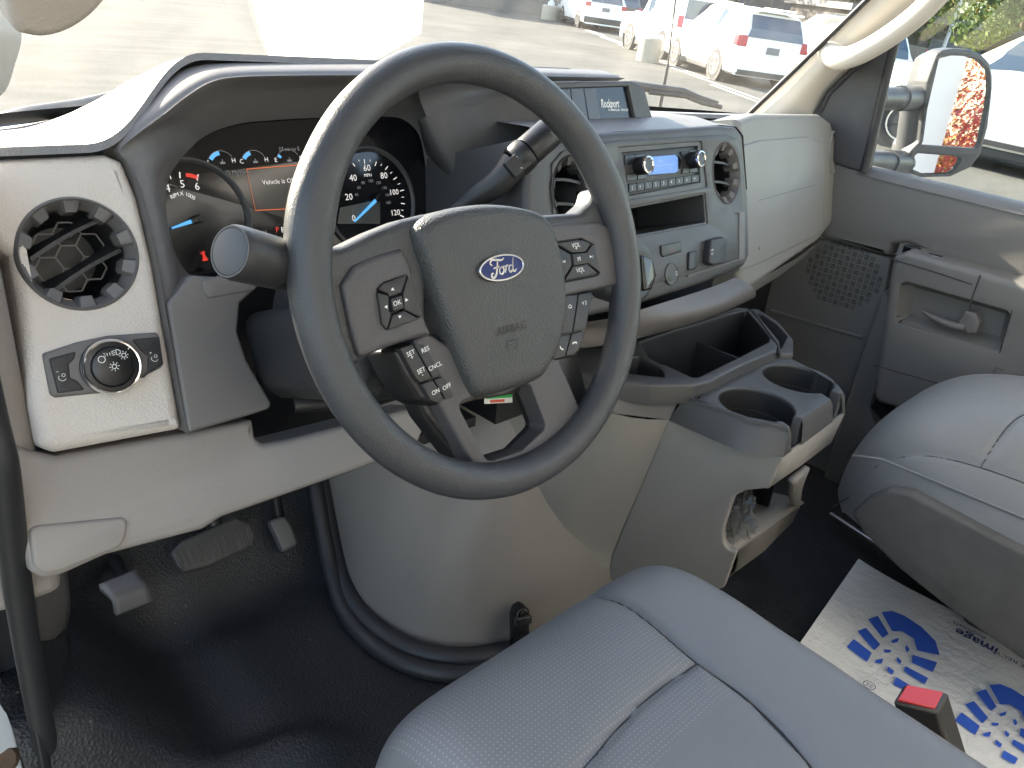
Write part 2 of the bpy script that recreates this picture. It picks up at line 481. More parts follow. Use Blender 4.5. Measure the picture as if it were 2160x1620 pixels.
def make_car(name, label, cat, pos, heading, prof, W, wb, wr, paint, group, dark_below=.0, roofmat=None, glass_side=(), rearglass=None, lights=(), plate=True, boxy=1.0, extras=None, frontglass=None):
    """prof: stations (y, z of belt, half width at belt, z of roof, half width of roof); y runs from the rear bumper (0) to the nose"""
    rz = -R(heading)
    root = bpy.data.objects.new(name, None); col.objects.link(root); root.empty_display_size = .3
    tilt = Matrix((( *G.a, ), ( *G.b, ), ( *G.n, ))).transposed().to_4x4()
    root.matrix_basis = Matrix.Translation(G.w(*pos)) @ tilt @ Matrix.Rotation(rz, 4, 'Z')
    tag(root, label, cat, group)
    z0 = .24
    rows = []
    def ring(st):
        y, zb, wb_, zr, wr_ = st
        half = [(W * .86, z0), (W * .97, z0 + .06), (W * 1.0, z0 + .28), (W * 1.0, z0 + .48), (wb_, zb - .03), (wb_ * .985, zb), ]
        if zr > zb + .05:
            half += [(wb_ * .97 * .35 + wr_ * .65, zb + (zr - zb) * .62), (wr_, zr - .06 * boxy), (wr_ - .06, zr - .015), (wr_ * .5, zr + .012), (0, zr + .02)]
        else:
            half += [(wb_ * .95, zb + .012), (wb_ * .9, zb + .02), (wb_ * .8, zb + .03), (wb_ * .5, zb + .045), (0, zb + .05)]
        return [(x, y, z) for x, z in half] + [(-x, y, z) for x, z in half[-2::-1]]
    rows = [ring(s) for s in prof]
    V, Fc = loft_geo(rows, False)
    n = len(rows[0])
    Fc.append(tuple(range(n))); Fc.append(tuple(range((len(rows) - 1) * n, len(rows) * n))[::-1])
    body = mk('body', V, Fc, paint, root, 28, False); fixn(body)
    def surf(y, side, k):   # a point of the body's side: k runs over the half profile
        for i in range(len(prof) - 1):
            if prof[i][0] <= y <= prof[i + 1][0]:
                t = (y - prof[i][0]) / (prof[i + 1][0] - prof[i][0]); a, b = rows[i], rows[i + 1]; break
        else: a = b = rows[-1]; t = 0
        kk = min(int(k), 9); f = k - kk
        def g(r): p, q = Vector(r[kk]), Vector(r[kk + 1]); return p.lerp(q, f)
        p = g(a).lerp(g(b), t); return Vector((p.x * side, p.y, p.z))
    for side in (1, -1):
        for (ya, yb, k0, k1, slant0, slant1) in glass_side:
            pts = []; m = 8
            for i in range(m + 1):
                for k in range(5):
                    kk = k0 + (k1 - k0) * k / 4
                    y = ya + slant0 * k / 4 + (yb + slant1 * k / 4 - ya - slant0 * k / 4) * i / m
                    p = surf(y, side, kk); p.x += .006 * side; pts.append(p)
            mk('side_window', pts, [(i * 5 + k, i * 5 + k + 1, (i + 1) * 5 + k + 1, (i + 1) * 5 + k) for i in range(m) for k in range(4)], M['carglass'], body, 40, False)
    for (yy, xs) in ((wb[0], 1), (wb[0], -1), (wb[1], 1), (wb[1], -1)):
        F = Frame((xs * (W + .002), yy, wr), (xs, 0, 0), (0, 1, 0))
        r1 = wr + .07
        arc = [(r1 * math.cos(R(a)), max(r1 * math.sin(R(a)), -wr + z0 - .02)) for a in range(-40, 221, 10)]
        mk('wheel_arch', *poly_geo(F, arc, .004), M['trimblack'], body, 0, False)
        make_wheel(root, xs * (W + .012), yy, wr, xs)
    if rearglass:
        pts = [Vector(p) for p in rearglass]
        mk('rear_window', pts, [(0, 1, 2, 3)] if len(pts) == 4 else [(0, 1, 2, 3), (3, 2, 4, 5)], M['carglass'], body, 0, False)
    if frontglass:
        mk('windscreen', [Vector(p) for p in frontglass], [tuple(range(len(frontglass)))], M['carglass'], body, 0, False)
    for (lo, hi) in lights:
        for s in (1, -1):
            a, b = (lo[0] * s, hi[0] * s); box('tail_light', (min(a, b), lo[1], lo[2]), (max(a, b), hi[1], hi[2]), M['taillight'], body, .02)
    if plate: box('licence_plate', (-.16, -.035, .78), (.16, .02, .93), M['platewhite'], body)
    # rear bumper and sill trim in black plastic
    box('bumper', (-W * .96, -.045, .30), (W * .96, .12, .52), M['trimblack'] if dark_below else paint, root, .03)
    for s in (1, -1):
        box('sill', (min(s * W * .93, s * (W + .006)), wb[0] + wr + .1, .2), (max(s * W * .93, s * (W + .006)), wb[1] - wr - .1, .32), M['trimblack'], root, .02)
        box('door_mirror', (min(s * W, s * (W + .2)), wb[1] - .75, 1.0), (max(s * W, s * (W + .2)), wb[1] - .62, 1.17), paint, root, .04)
    # children were built in the car's own coordinates
    for o in root.children_recursive: o.matrix_parent_inverse = Matrix.Identity(4)
    if extras: extras(root, body)
    for o in root.children_recursive: o.matrix_parent_inverse = Matrix.Identity(4)
    return root

GRP = 'cars parked beyond the windscreen'
suv = [(0, 1.0, .90, 1.0, .6), (.05, 1.05, .93, 1.28, .70), (.30, 1.05, .95, 1.60, .72), (.55, 1.05, .96, 1.69, .72), (1.6, 1.04, .965, 1.72, .74), (2.5, 1.03, .965, 1.68, .74), (2.95, 1.02, .96, 1.5, .72), (3.55, 1.0, .95, 1.03, .7), (4.3, .92, .92, .93, .7), (4.62, .74, .86, .75, .6), (4.72, .6, .75, .6, .5)]
def car_pos(u, v, heading, W, y):   # the car's origin from where its near rear wheel meets the ground
    g = G.q(u, v); h = R(heading); f = Vector((math.sin(h), math.cos(h))); r = Vector((f.y, -f.x))
    p = Vector(g) + r * (W - .1) - f * y
    return (p.x, p.y)
def edge_extra(root, body):
    mk('spoiler', *box_geo((-.66, .16, 1.655), (.66, .42, 1.70)), M['paint_white'], body, 0, False)
    tub = tube_geo([(-.70, .7, 1.74), (-.70, 2.4, 1.75)], .02, 8); tub2 = tube_geo([(.70, .7, 1.74), (.70, 2.4, 1.75)], .02, 8)
    mk('roof_rail', *tub, M['alloy'], body, 40, False); mk('roof_rail', *tub2, M['alloy'], body, 40, False)
    mk('lower_valance', *box_geo((-.80, -.05, .26), (.80, .05, .38)), M['trimblack'], body, 0, False)
    mk('tailgate_handle', *box_geo((-.3, -.02, 1.0), (.3, .04, 1.03)), M['alloy'], body, 0, False)
make_car('parked_car', 'white crossover with red tail lights, seen from behind beside the right windscreen pillar', 'car', car_pos(1507, 168, 34, .96, .95), 34, suv, .96, (.95, 3.75), .37, M['paint_white'], GRP,
         glass_side=((.75, 1.55, 5.25, 6.75, .05, 0), (1.62, 2.9, 5.25, 6.75, 0, -.25)), rearglass=((-.72, -.014, 1.10), (.72, -.014, 1.10), (.66, .028, 1.29), (-.66, .028, 1.29), (.62, .235, 1.575), (-.62, .235, 1.575)), lights=(((.70, -.02, .88), (.95, .22, 1.12)),), extras=edge_extra)
bron = [(0, 1.12, .93, 1.13, .8), (.04, 1.12, .94, 1.80, .84), (.2, 1.12, .95, 1.86, .84), (1.2, 1.12, .955, 1.87, .85), (2.2, 1.11, .955, 1.86, .85), (2.35, 1.10, .955, 1.82, .85), (2.75, 1.10, .95, 1.14, .84), (2.85, 1.10, .95, 1.11, .8), (4.15, 1.06, .93, 1.07, .8), (4.3, .9, .9, .91, .7)]
def bronco_extra(root, body):
    F = Frame((.12, -.03, .95), (0, -1, 0), (1, 0, 0))
    w = make_wheel(root, 0, 0, .38, 1, .25); w.name = 'spare_wheel'
    w.matrix_basis = Matrix.Translation((.15, -.26, 1.33)) @ Matrix.Rotation(R(-90), 4, 'Z') @ Matrix.Translation((0, 0, -.38))
    mk('hard_top', *loft_geo([[(x * s, y, z) for x, z in ((.80, 1.66), (.862, 1.76), (.83, 1.885), (0, 1.90))] for s in (1,) for y in (-.01, 2.3)], False), M['trimblack'], body, 30, False)
    mk('hard_top', *loft_geo([[(-x, y, z) for x, z in ((.80, 1.66), (.862, 1.76), (.83, 1.885), (0, 1.90))] for y in (-.01, 2.3)], False), M['trimblack'], body, 30, False)
    for s in (1, -1):
        for yy in (.82, 3.4):
            Fa = Frame((s * .955, yy, .40), (s, 0, 0), (0, 1, 0))
            arc = [(.52 * math.cos(R(a)), .52 * math.sin(R(a))) for a in range(-5, 186, 10)] + [(.43 * math.cos(R(a)), .43 * math.sin(R(a))) for a in range(185, -6, -10)]
            mk('fender_flare', *plate_geo(Fa, arc, -.05, .05, .02, 2), M['trimblack'], body, 30, False)
make_car('parked_car', 'white boxy off-roader with black roof, behind the lamp post base', 'car', car_pos(1393, 124, 30, .95, .82), 30, bron, .95, (.82, 3.42), .40, M['paint_white'], GRP,
         glass_side=((.15, 1.05, 5.2, 6.7, 0, 0), (1.15, 2.3, 5.2, 6.7, 0, 0)), rearglass=((-.74, -.004, 1.18), (.74, -.004, 1.18), (.72, .03, 1.7), (-.72, .03, 1.7)), lights=(((.76, -.03, .95), (.93, .06, 1.25)),), plate=False, dark_below=1, extras=bronco_extra)
make_car('parked_car', 'white estate car farthest away, with a grey tailgate in shade', 'car', car_pos(1219, 58, 33, .93, .95), 33, suv, .93, (.95, 3.7), .36, M['paint_white'], GRP,
         glass_side=((.75, 1.55, 5.25, 6.75, .05, 0), (1.62, 2.9, 5.25, 6.75, 0, -.25)), rearglass=((-.70, -.014, 1.10), (.70, -.014, 1.10), (.66, .028, 1.29), (-.66, .028, 1.29), (.60, .235, 1.575), (-.60, .235, 1.575)), lights=(((.68, -.02, .92), (.92, .2, 1.08)),), dark_below=1)
make_car('parked_car', 'dark grey car partly hidden between the far white car and the off-roader', 'car', (G.q(1330, 92)[0] + 4.4, G.q(1330, 92)[1] + 4.2), 32, suv, .93, (.95, 3.7), .36, M['paint_dark'], GRP,
         glass_side=((.75, 1.55, 5.25, 6.75, .05, 0), (1.62, 2.9, 5.25, 6.75, 0, -.25)), rearglass=((-.70, -.014, 1.10), (.70, -.014, 1.10), (.66, .028, 1.29), (-.66, .028, 1.29), (.60, .235, 1.575), (-.60, .235, 1.575)), lights=(((.68, -.02, .92), (.92, .2, 1.08)),))
make_car('parked_car', 'white car right of the crossover, mostly behind the windscreen pillar', 'car', tuple(Vector(car_pos(1507, 168, 34, .96, .95)) + Vector((2.7, -1.5))), 34, suv, .93, (.95, 3.7), .36, M['paint_white'], GRP,
         glass_side=((.75, 1.55, 5.25, 6.75, .05, 0), (1.62, 2.9, 5.25, 6.75, 0, -.25)), rearglass=((-.70, -.014, 1.10), (.70, -.014, 1.10), (.66, .028, 1.29), (-.66, .028, 1.29), (.60, .235, 1.575), (-.60, .235, 1.575)), lights=(((.68, -.02, .92), (.92, .2, 1.08)),))

# pickups seen through the passenger window
pick = [(0, 1.32, .96, 1.33, .9), (.03, 1.34, .98, 1.35, .9), (1.75, 1.34, .99, 1.35, .9), (1.80, 1.34, .99, 1.82, .72), (2.0, 1.33, .995, 1.93, .74), (3.1, 1.32, .995, 1.96, .76), (3.6, 1.31, .99, 1.90, .75), (4.35, 1.28, .985, 1.30, .74), (5.3, 1.20, .97, 1.21, .8), (5.65, 1.02, .95, 1.03, .8), (5.75, .8, .9, .81, .7)]
def pick_extra(root, body):
    for s in (1, -1):
        mk('running_board', *box_geo((min(s * .93, s * 1.09), 1.7, .36), (max(s * .93, s * 1.09), 4.0, .43)), M['trimblack'], root, 0, False)
    mk('bed_rail', *box_geo((-.93, .08, 1.36), (.93, 1.74, 1.375)), M['trimblack'], body, 0, False)
    for s in (1, -1):
        for yy in (2.55, 3.55):
            mk('door_handle', *box_geo((min(s * .99, s * 1.03), yy - .5, 1.12), (max(s * .99, s * 1.03), yy - .28, 1.16)), M['paint_white'], body, 0, False)
gq = G.q(1893, 312)
GRP2 = 'pickups beyond the passenger window'
make_car('pickup_truck', 'white crew cab pickup beside the passenger window, behind the door mirror', 'pickup', (gq[0] + .95, gq[1] - 4.75), -2, pick, 1.0, (1.1, 4.75), .41, M['paint_white'], GRP2,
         glass_side=((1.98, 2.75, 5.2, 6.75, .05, 0), (2.85, 3.95, 5.2, 6.75, 0, -.32)), plate=False, extras=pick_extra, frontglass=((-.72, 3.72, 1.90), (.72, 3.72, 1.90), (.84, 4.36, 1.36), (-.84, 4.36, 1.36)))
gq = G.q(1905, 190)
make_car('pickup_truck', 'dark grey pickup seen from behind, left of the door mirror', 'pickup', (gq[0] + .1, gq[1] + .2), 12, pick, 1.0, (1.1, 4.75), .41, M['paint_dark'], GRP2,
         glass_side=((1.98, 2.75, 5.2, 6.75, .05, 0), (2.85, 3.95, 5.2, 6.75, 0, -.32)), rearglass=((-.70, 1.775, 1.40), (.70, 1.775, 1.40), (.64, 1.79, 1.78), (-.64, 1.79, 1.78)), lights=(((.80, -.03, .95), (.97, .1, 1.30)),), extras=pick_extra)

# lamp posts on concrete bases
M['polewhite'] = plastic('white_pole_paint', (.62, .63, .64), .45, 0, var=.05)
M['concrete'] = plastic('concrete', (.36, .33, .27), .85, 60, .4, 'noise', .12)
def lamp_post(u, v, label, h=7, rb=.32, hb=.62, cone=False):
    q = G.q(u, v); o = thing('lamp_post', label, 'lamp post', G.w(*q), 'white lamp posts')
    lathe('concrete_base', G, q, [(rb, -.02), (rb, hb - .04), (rb - .04, hb)], M['concrete'], o, 24)
    lathe('base_cover', G, q, [(.17, hb - .01), (.16, hb + .12), (.12, hb + .16)], M['polewhite'], o, 20)
    lathe('pole', G, q, [(.085, hb + .1), (.065, h)], M['polewhite'], o, 20)
    mk('lamp_head', *box_geo(G.w(q[0] - .7, q[1] - .15, h) , G.w(q[0] - .05, q[1] + .15, h + .12)), M['paint_dark'], o, 0)
lamp_post(1365, 130, 'white lamp post on a round concrete base in front of the off-roader')
lamp_post(1158, 42, 'white lamp post at the far left end of the parked row', rb=.4)
lamp_post(1524, 96, 'white lamp post behind the white crossover', h=8)
q3 = G.q(1966, 168); lamp_post(1966, 168, 'white lamp post seen above the dark pickup', h=9)

# low building and trees behind the lot
M['shed'] = plastic('dark_brown_siding', (.075, .065, .055), .7, 0, var=.15, scl=(1, 1, 1))
M['shedroof'] = plastic('grey_roof_edge', (.12, .12, .12), .6, 0, var=.1)
M['shop'] = plastic('dark_grey_facade', (.085, .09, .09), .6, 0, var=.1)
def building(name, label, a, b, depth, h, mat, nwin):
    a, b = Vector(a), Vector(b); d = (b - a).normalized(); m = Vector((d.y, -d.x)) * -1; L = (b - a).length
    o = thing(name, label, 'building', G.w(a.x, a.y))
    F = Frame(G.w(a.x, a.y), (G.a * -m.x + G.b * -m.y), (G.a * d.x + G.b * d.y))
    mk('wall', *plate_geo(F, [(0, -.3), (L, -.3), (L, h), (0, h)], -depth, 0, 0), mat, o, 0)
    mk('roof', *plate_geo(F, [(-.3, h), (L + .3, h), (L + .3, h + .28), (-.3, h + .28)], -depth - .3, .35, .02, 1), M['shedroof'], o, 20)
    for k in range(nwin):
        x = L * (k + .5) / nwin; w = L / nwin * .32
        wn = plate('window', F, [(x - w, .9), (x + w, .9), (x + w, h - .7), (x - w, h - .7)], -.02, .03, M['carglass'], o, .01, 1)
        fr = plate('window_frame', F, [(x - w - .08, .82), (x + w + .08, .82), (x + w + .08, h - .62), (x - w - .08, h - .62)], -.02, .06, M['shedroof'], wn, .01, 1, holes=[[(x - w, .9), (x + w, .9), (x + w, h - .7), (x - w, h - .7)]])
    return o
building('garage_building', 'long dark flat roofed building behind the parked row', (24, 34), (60, 19), 8, 3.1, M['shop'], 9)
building('shed_building', 'low dark brown building behind the pickups', (38, 17.5), (50, 9), 6, 2.3, M['shed'], 4)

def leafmat(name, cols):
    m, n, b = newmat(name); oi = N(n, 'ShaderNodeTexCoord'); nz = N(n, 'ShaderNodeTexNoise', Scale=.6, Detail=4.0)
    n.links.new(oi.outputs['Object'], nz.inputs[0]); rm = N(n, 'ShaderNodeValToRGB')
    e = rm.color_ramp.elements; e[0].position = .3; e[1].position = .7; e[0].color = (*cols[0], 1); e[1].color = (*cols[-1], 1)
    for i, c in enumerate(cols[1:-1]):
        x = e.new(.3 + .4 * (i + 1) / (len(cols) - 1)); x.color = (*c, 1)
    n.links.new(nz.outputs['Fac'], rm.inputs[0]); n.links.new(rm.outputs[0], b.inputs['Base Color']); b.inputs['Roughness'].default_value = .6
    tr = N(n, 'ShaderNodeBsdfTranslucent'); n.links.new(rm.outputs[0], tr.inputs[0]); ms = N(n, 'ShaderNodeMixShader'); ms.inputs[0].default_value = .35
    n.links.new(b.outputs[0], ms.inputs[1]); n.links.new(tr.outputs[0], ms.inputs[2]); n.links.new(ms.outputs[0], n.nodes['Material Output'].inputs[0])
    return m
M['leaf_green'] = leafmat('green_leaves', [(.06, .10, .03), (.11, .16, .04), (.20, .20, .05)])
M['leaf_gold'] = leafmat('golden_leaves', [(.12, .13, .03), (.24, .19, .05), (.30, .17, .05)])
M['leaf_dark'] = leafmat('dark_leaves', [(.04, .07, .03), (.07, .10, .04), (.10, .13, .05)])
M['leaf_autumn'] = leafmat('autumn_leaves', [(.10, .14, .03), (.32, .24, .05), (.50, .13, .06), (.42, .06, .07), (.20, .17, .04)])
M['bark'] = plastic('bark', (.09, .07, .05), .9, 30, .6, 'noise', .3)

def tree(name, label, cat, base, h, rad, mat, n, leaf, group=None, trunk=True, squash=1.0, seed=1):
    rnd = random.Random(seed); o = thing(name, label, cat, base, group); V, Fc = [], []
    base = Vector(base); lobes = []
    for k in range(16):
        a = rnd.uniform(0, 6.28); r = rad * rnd.uniform(.15, .72); z = h * rnd.uniform(.35 if trunk else .15, .86)
        lobes.append((base + Vector((math.cos(a) * r, math.sin(a) * r, z)), rad * rnd.uniform(.28, .5)))
    lobes.append((base + Vector((0, 0, h * .88)), rad * .4))
    for k in range(n):
        c, lr = rnd.choice(lobes); d = Vector((rnd.gauss(0, 1), rnd.gauss(0, 1), rnd.gauss(0, 1))).normalized()
        p = c + Vector((d.x, d.y, d.z * squash)) * lr * rnd.uniform(.55, 1.06) ** .7
        nrm = (d + Vector((rnd.gauss(0, .6), rnd.gauss(0, .6), rnd.gauss(0, .6)))).normalized(); t = nrm.orthogonal().normalized(); b2 = nrm.cross(t)
        s = leaf * rnd.uniform(.6, 1.3); i = len(V)
        V += [p + t * s, p + b2 * s * .55, p - t * s, p - b2 * s * .55]; Fc.append((i, i + 1, i + 2, i + 3))
    mk('crown', V, Fc, mat, o, 0)
    if trunk:
        parts = [tube_geo([base - Vector((0, 0, .2)), base + Vector((.05, 0, h * .3)), base + Vector((0, .05, h * .6)), base + Vector((0, 0, h * .85))], [rad * .075, rad * .06, rad * .04, .02], 10)]
        for c, lr in lobes[:9]:
            parts.append(tube_geo([base + Vector((0, 0, h * rnd.uniform(.25, .45))), (base + Vector((0, 0, h * .5))).lerp(c, .6), c], [rad * .03, rad * .02, .015], 6))
        mk('trunk', *join_geo(parts), M['bark'], o, 40)
    else:
        mk('stems', *join_geo([tube_geo([base, base.lerp(c, .5) + Vector((0, 0, .1)), c], [.03, .02, .008], 5) for c, lr in lobes]), M['bark'], o, 40)
    return o
TG = 'trees behind the lot'
for i, (x, y, h, r, mt, lb) in enumerate([
    (41, 15.5, 8.5, 3.4, 'leaf_green', 'green leafy tree behind the white pickup roof'), (46, 13.0, 8, 3.2, 'leaf_gold', 'golden green tree above the white pickup'),
    (47, 18.5, 9, 3.6, 'leaf_dark', 'dark green tree above the brown building'), (35, 9.5, 5, 2.4, 'leaf_green', 'bushy green tree at the right edge of the passenger window'),
    (52, 25, 9, 4, 'leaf_dark', 'dark tree beyond the grab handle'), (40, 34, 10, 4.2, 'leaf_dark', 'dark tree rising behind the dark flat roofed building')]):
    tree('tree', lb, 'tree', G.w(x, y), h, r, M[mt], 11000, .11, TG, seed=i + 3)
# ------------------------------------------------------------------ dashboard
DP = Frame((0, .32, .77), (0, -1, .36))            # driver's side face of the dashboard
CP = Frame((0, .21, .80), (0, -1, .31))            # centre stack face, nearer the driver
GPL = Frame((0, .29, .757), (0, -1, .22))          # passenger side face
KP = Frame((0, .395, .72), (0, -1, .30))           # instrument cluster lens
dash = thing('dashboard', 'grey van dashboard running under the windscreen', 'dashboard', (0, .35, .5))

# --- light grey driver's side panel with the round vent
holes_v = [DP.q(168, 535)]
panel_px = [(-60, 335), (225, 322), (262, 338), (294, 417), (328, 560), (348, 680), (388, 906), (118, 957), (88, 945), (66, 860), (40, 640), (22, 540), (-60, 480)]
LP = Frame(DP.p, DP.n)
pp = rp(DP.Q(panel_px), [0, .0, .006, 0, 0, 0, .006, .012, .012, 0, 0, 0, 0])
VC = DP.q(168, 536); VR = .5 * (Vector(DP.q(300, 536)) - Vector(DP.q(38, 536))).length
vent_hole = [(VC[0] + VR * math.cos(2 * math.pi * k / 48), VC[1] + VR * math.sin(2 * math.pi * k / 48)) for k in range(48)]
side_panel = plate('side_panel', DP, pp, -.14, 0, M['light'], dash, .013, 5, holes=[inset(vent_hole, .002)], back=False)
tag(side_panel, 'light grey grained panel around the round vent')

def air_vent(F, ctr, rad, parent, label, sx=1.0, tilt=R(24), ring=M['bezel'], deep=.045, honey=True, nv=2):
    v = mk('air_vent', *lathe_geo(F, ctr, [(rad, -.012), (rad, .0), (rad - .002, .003), (rad * .955, .0035), (rad * .93, .001)], 64, False, False, sx), ring, parent, 35)
    tag(v, label)
    # scalloped funnel ring
    n = 120; rows = []
    for k in range(3):
        row = []
        for i in range(n):
            an = 2 * math.pi * i / n; sc = .5 + .5 * math.tanh(7 * math.cos(10 * an + .6))
            r0 = rad * .93; r1 = rad * (.74 + .085 * sc)
            r = (r0, r1, r1 * .97)[k]; c = (.001, -.003 - .007 * sc, -.02)[k]
            row.append(F.w(ctr[0] + r * math.cos(an) * sx, ctr[1] + r * math.sin(an), c))
        rows.append(row)
    loft('scalloped_ring', rows, ring, v, True, smooth=30)
    lathe('duct', F, ctr, [(rad * .80, -.012), (rad * .78, -deep), (rad * .6, -deep - .02)], M['black'], v, 40, False, True, sx=sx)
    if honey:
        hx = []; hs = rad * .24
        for i in range(-4, 5):
            for j in range(-4, 5):
                cx = hs * math.sqrt(3) * (i + (j % 2) * .5); cy = hs * 1.5 * j
                for k in range(3):
                    a0 = R(90 + 60 * k); a1 = R(150 + 60 * k)
                    p = (cx + hs * math.cos(a0), cy + hs * math.sin(a0)); q = (cx + hs * math.cos(a1), cy + hs * math.sin(a1))
                    if max(math.hypot(*p), math.hypot(*q)) > rad * .80: continue
                    pr = [(ctr[0] + (x * math.cos(tilt) - y * math.sin(tilt)) * sx, ctr[1] + x * math.sin(tilt) + y * math.cos(tilt)) for x, y in (p, q)]
                    hx.append(ribbon_geo(F, pr, rad * .028, -deep + .012))
        mk('honeycomb_grid', *join_geo(hx), M['bezel'], v, 0)
    for k in range(nv):
        off = (k - (nv - 1) / 2) * rad * (.62 if nv == 2 else .5)
        up = []; lo = []; m = 16; hw = math.sqrt(max((rad * .74) ** 2 - off ** 2, .0001))
        top, bot = [], []
        for i in range(m + 1):
            x = -hw + 2 * hw * i / m; bow = .10 * rad * (1 - (x / hw) ** 2)
            def W(x, y, c): return F.w(ctr[0] + (x * math.cos(tilt) - y * math.sin(tilt)) * sx, ctr[1] + x * math.sin(tilt) + y * math.cos(tilt), c)
            fr = -.008 + bow * .5
            top.append([W(x, off + bow * .4 + .0018, fr), W(x, off + bow * .4 + .0018, fr - .0015), W(x, off - bow * .5 + .010, fr - .026), W(x, off - bow * .5 + .008, fr - .026), W(x, off + bow * .4 - .0018, fr - .0015), W(x, off + bow * .4 - .0018, fr)])
        V, Fc = loft_geo(top, True, True, True)
        mk('vane', V, Fc, M['blackgrain'], v, 30)
    return v
air_vent(DP, VC, VR, dash, 'round vent with honeycomb grid in the light grey panel')

# --- headlight switch
hs_px = [(90, 745), (160, 722), (215, 712), (333, 702), (343, 765), (250, 822), (112, 838), (95, 790)]
hsw = plate('headlight_switch', DP, rp(DP.Q([(88, 746), (160, 722), (225, 708), (330, 701), (336, 712), (344, 768), (338, 776), (240, 826), (115, 839), (104, 832), (90, 760)]), .003), -.02, .0035, M['bezel'], dash, .003)
tag(hsw, 'dark headlight switch plate with a chrome ringed knob')
kc = DP.q(228, 773); KS = .5 * (Vector(DP.q(291, 773)) - Vector(DP.q(167, 773))).length / .034
lathe('knob', DP, kc, [(a * KS, b) for a, b in [(.034, .003), (.034, .010), (.032, .0135), (.0255, .0145), (.0245, .0135), (.0235, .0150), (.0225, .0155)]], M['black'], hsw, 56)
lathe('chrome_ring', DP, kc, [(a * KS, b) for a, b in [(.0342, .008), (.0346, .0125), (.0330, .0150), (.0312, .0146)]], M['chrome'], hsw, 56, False, False)
for side, lab in (((101, 757), (158, 741), (153, 758), (142, 768), (145, 797), (160, 803), (176, 822), (119, 829)), 'a'), (((275, 716), (331, 711), (341, 768), (291, 800), (308, 784), (309, 752), (293, 738)), 'b'):
    plate('rocker_button', DP, rp(DP.Q(side), .0015), .002, .0058, M['blackgrain'], hsw, .0015)
ic = []
def ring_geo(F, c, r, w, h, n=20): return ribbon_geo(F, [(c[0] + r * math.cos(2 * math.pi * k / n), c[1] + r * math.sin(2 * math.pi * k / n)) for k in range(n)], w, h, True)
def sun_icon(F, c, r, h):
    g = [ring_geo(F, c, r * .45, r * .16, h, 14)]
    for k in range(8):
        a = R(45 * k); g.append(ribbon_geo(F, [(c[0] + r * .68 * math.cos(a), c[1] + r * .68 * math.sin(a)), (c[0] + r * math.cos(a), c[1] + r * math.sin(a))], r * .16, h))
    return join_geo(g)
ic.append(sun_icon(DP, (kc[0] + .001, kc[1] + .000), .0045, .0158)); ic.append(sun_icon(DP, DP.q(250, 749), .0042, .0158)); ic.append(ring_geo(DP, DP.q(204, 758), .0030, .0007, .0158))
c = DP.q(235, 743); ic.append(ribbon_geo(DP, cr([(c[0], c[1] + .0025), (c[0] + .003, c[1] + .001), (c[0] + .003, c[1] - .001), (c[0], c[1] - .0025)], 4, True), .0006, .0158, True))
for k in (-1, 0, 1): ic.append(ribbon_geo(DP, [(c[0] - .0042, c[1] + k * .0018), (c[0] - .001, c[1] + k * .0018)], .0005, .0158))
c = DP.q(218, 747)
for s in (-1, 1):
    ic.append(ribbon_geo(DP, [(c[0] + s * .0012, c[1] + .0014), (c[0] + s * .0012, c[1] - .0014)], .0006, .0158))
    for k in (-1, 0, 1): ic.append(ribbon_geo(DP, [(c[0] + s * .0026, c[1] + k * .0012), (c[0] + s * .0042, c[1] + k * .0018)], .0004, .0158))
for (u, v), s in (((127, 794), -1), ((321, 754), 1)):
    c = DP.q(u, v); ic.append(ring_geo(DP, (c[0] + .0015, c[1] + .001), .0014, .0005, .0062, 10)); ic.append(ribbon_geo(DP, cr([(c[0] - .002, c[1] + .001), (c[0] - .003, c[1] - .0015), (c[0], c[1] - .004), (c[0] + .003, c[1] - .0025)], 4, False), .0005, .0062))
    ic.append(ribbon_geo(DP, [(c[0] - .0035, c[1] + .005), (c[0] - .0015, c[1] + .0052)], .0005, .0062))
    if s > 0: ic.append(ribbon_geo(DP, [(c[0] - .0025, c[1] + .0041), (c[0] - .0025, c[1] + .0061)], .0005, .0062))
p0 = DP.q(258, 735); ic.append(ribbon_geo(DP, [DP.q(259, 737), DP.q(263, 731)], .0008, .0152))
for g_ in ic: mk('icon', *g_, M['white_mark'], hsw, 0)

# --- lower knee panel
knee_px = [(-40, 905), (60, 950), (120, 962), (390, 914), (535, 884), (541, 925), (556, 936), (600, 930), (880, 858), (905, 885), (880, 945), (760, 990), (470, 1092), (430, 1118), (225, 1172), (130, 1215), (92, 1222), (66, 1208), (44, 1140), (30, 1050), (-40, 960)]
kp2 = rp(DP.Q(knee_px, -.016), [0, 0, .004, 0, .004, .006, .006, .004, 0, 0, 0, 0, .01, .01, .004, .006, .01, .01, 0, 0, 0])
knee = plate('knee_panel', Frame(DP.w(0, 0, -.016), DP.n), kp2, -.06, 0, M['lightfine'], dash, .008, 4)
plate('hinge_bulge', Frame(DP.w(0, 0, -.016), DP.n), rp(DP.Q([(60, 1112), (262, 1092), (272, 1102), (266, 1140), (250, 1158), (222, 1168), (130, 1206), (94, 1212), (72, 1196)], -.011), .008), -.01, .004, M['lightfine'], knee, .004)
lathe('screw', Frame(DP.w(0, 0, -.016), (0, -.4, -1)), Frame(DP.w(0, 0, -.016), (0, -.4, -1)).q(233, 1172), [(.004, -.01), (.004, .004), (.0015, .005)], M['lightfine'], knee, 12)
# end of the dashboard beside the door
box('end_cap', (-.80, .26, .36), (-.735, .62, .775), M['lightfine'], dash, .012)

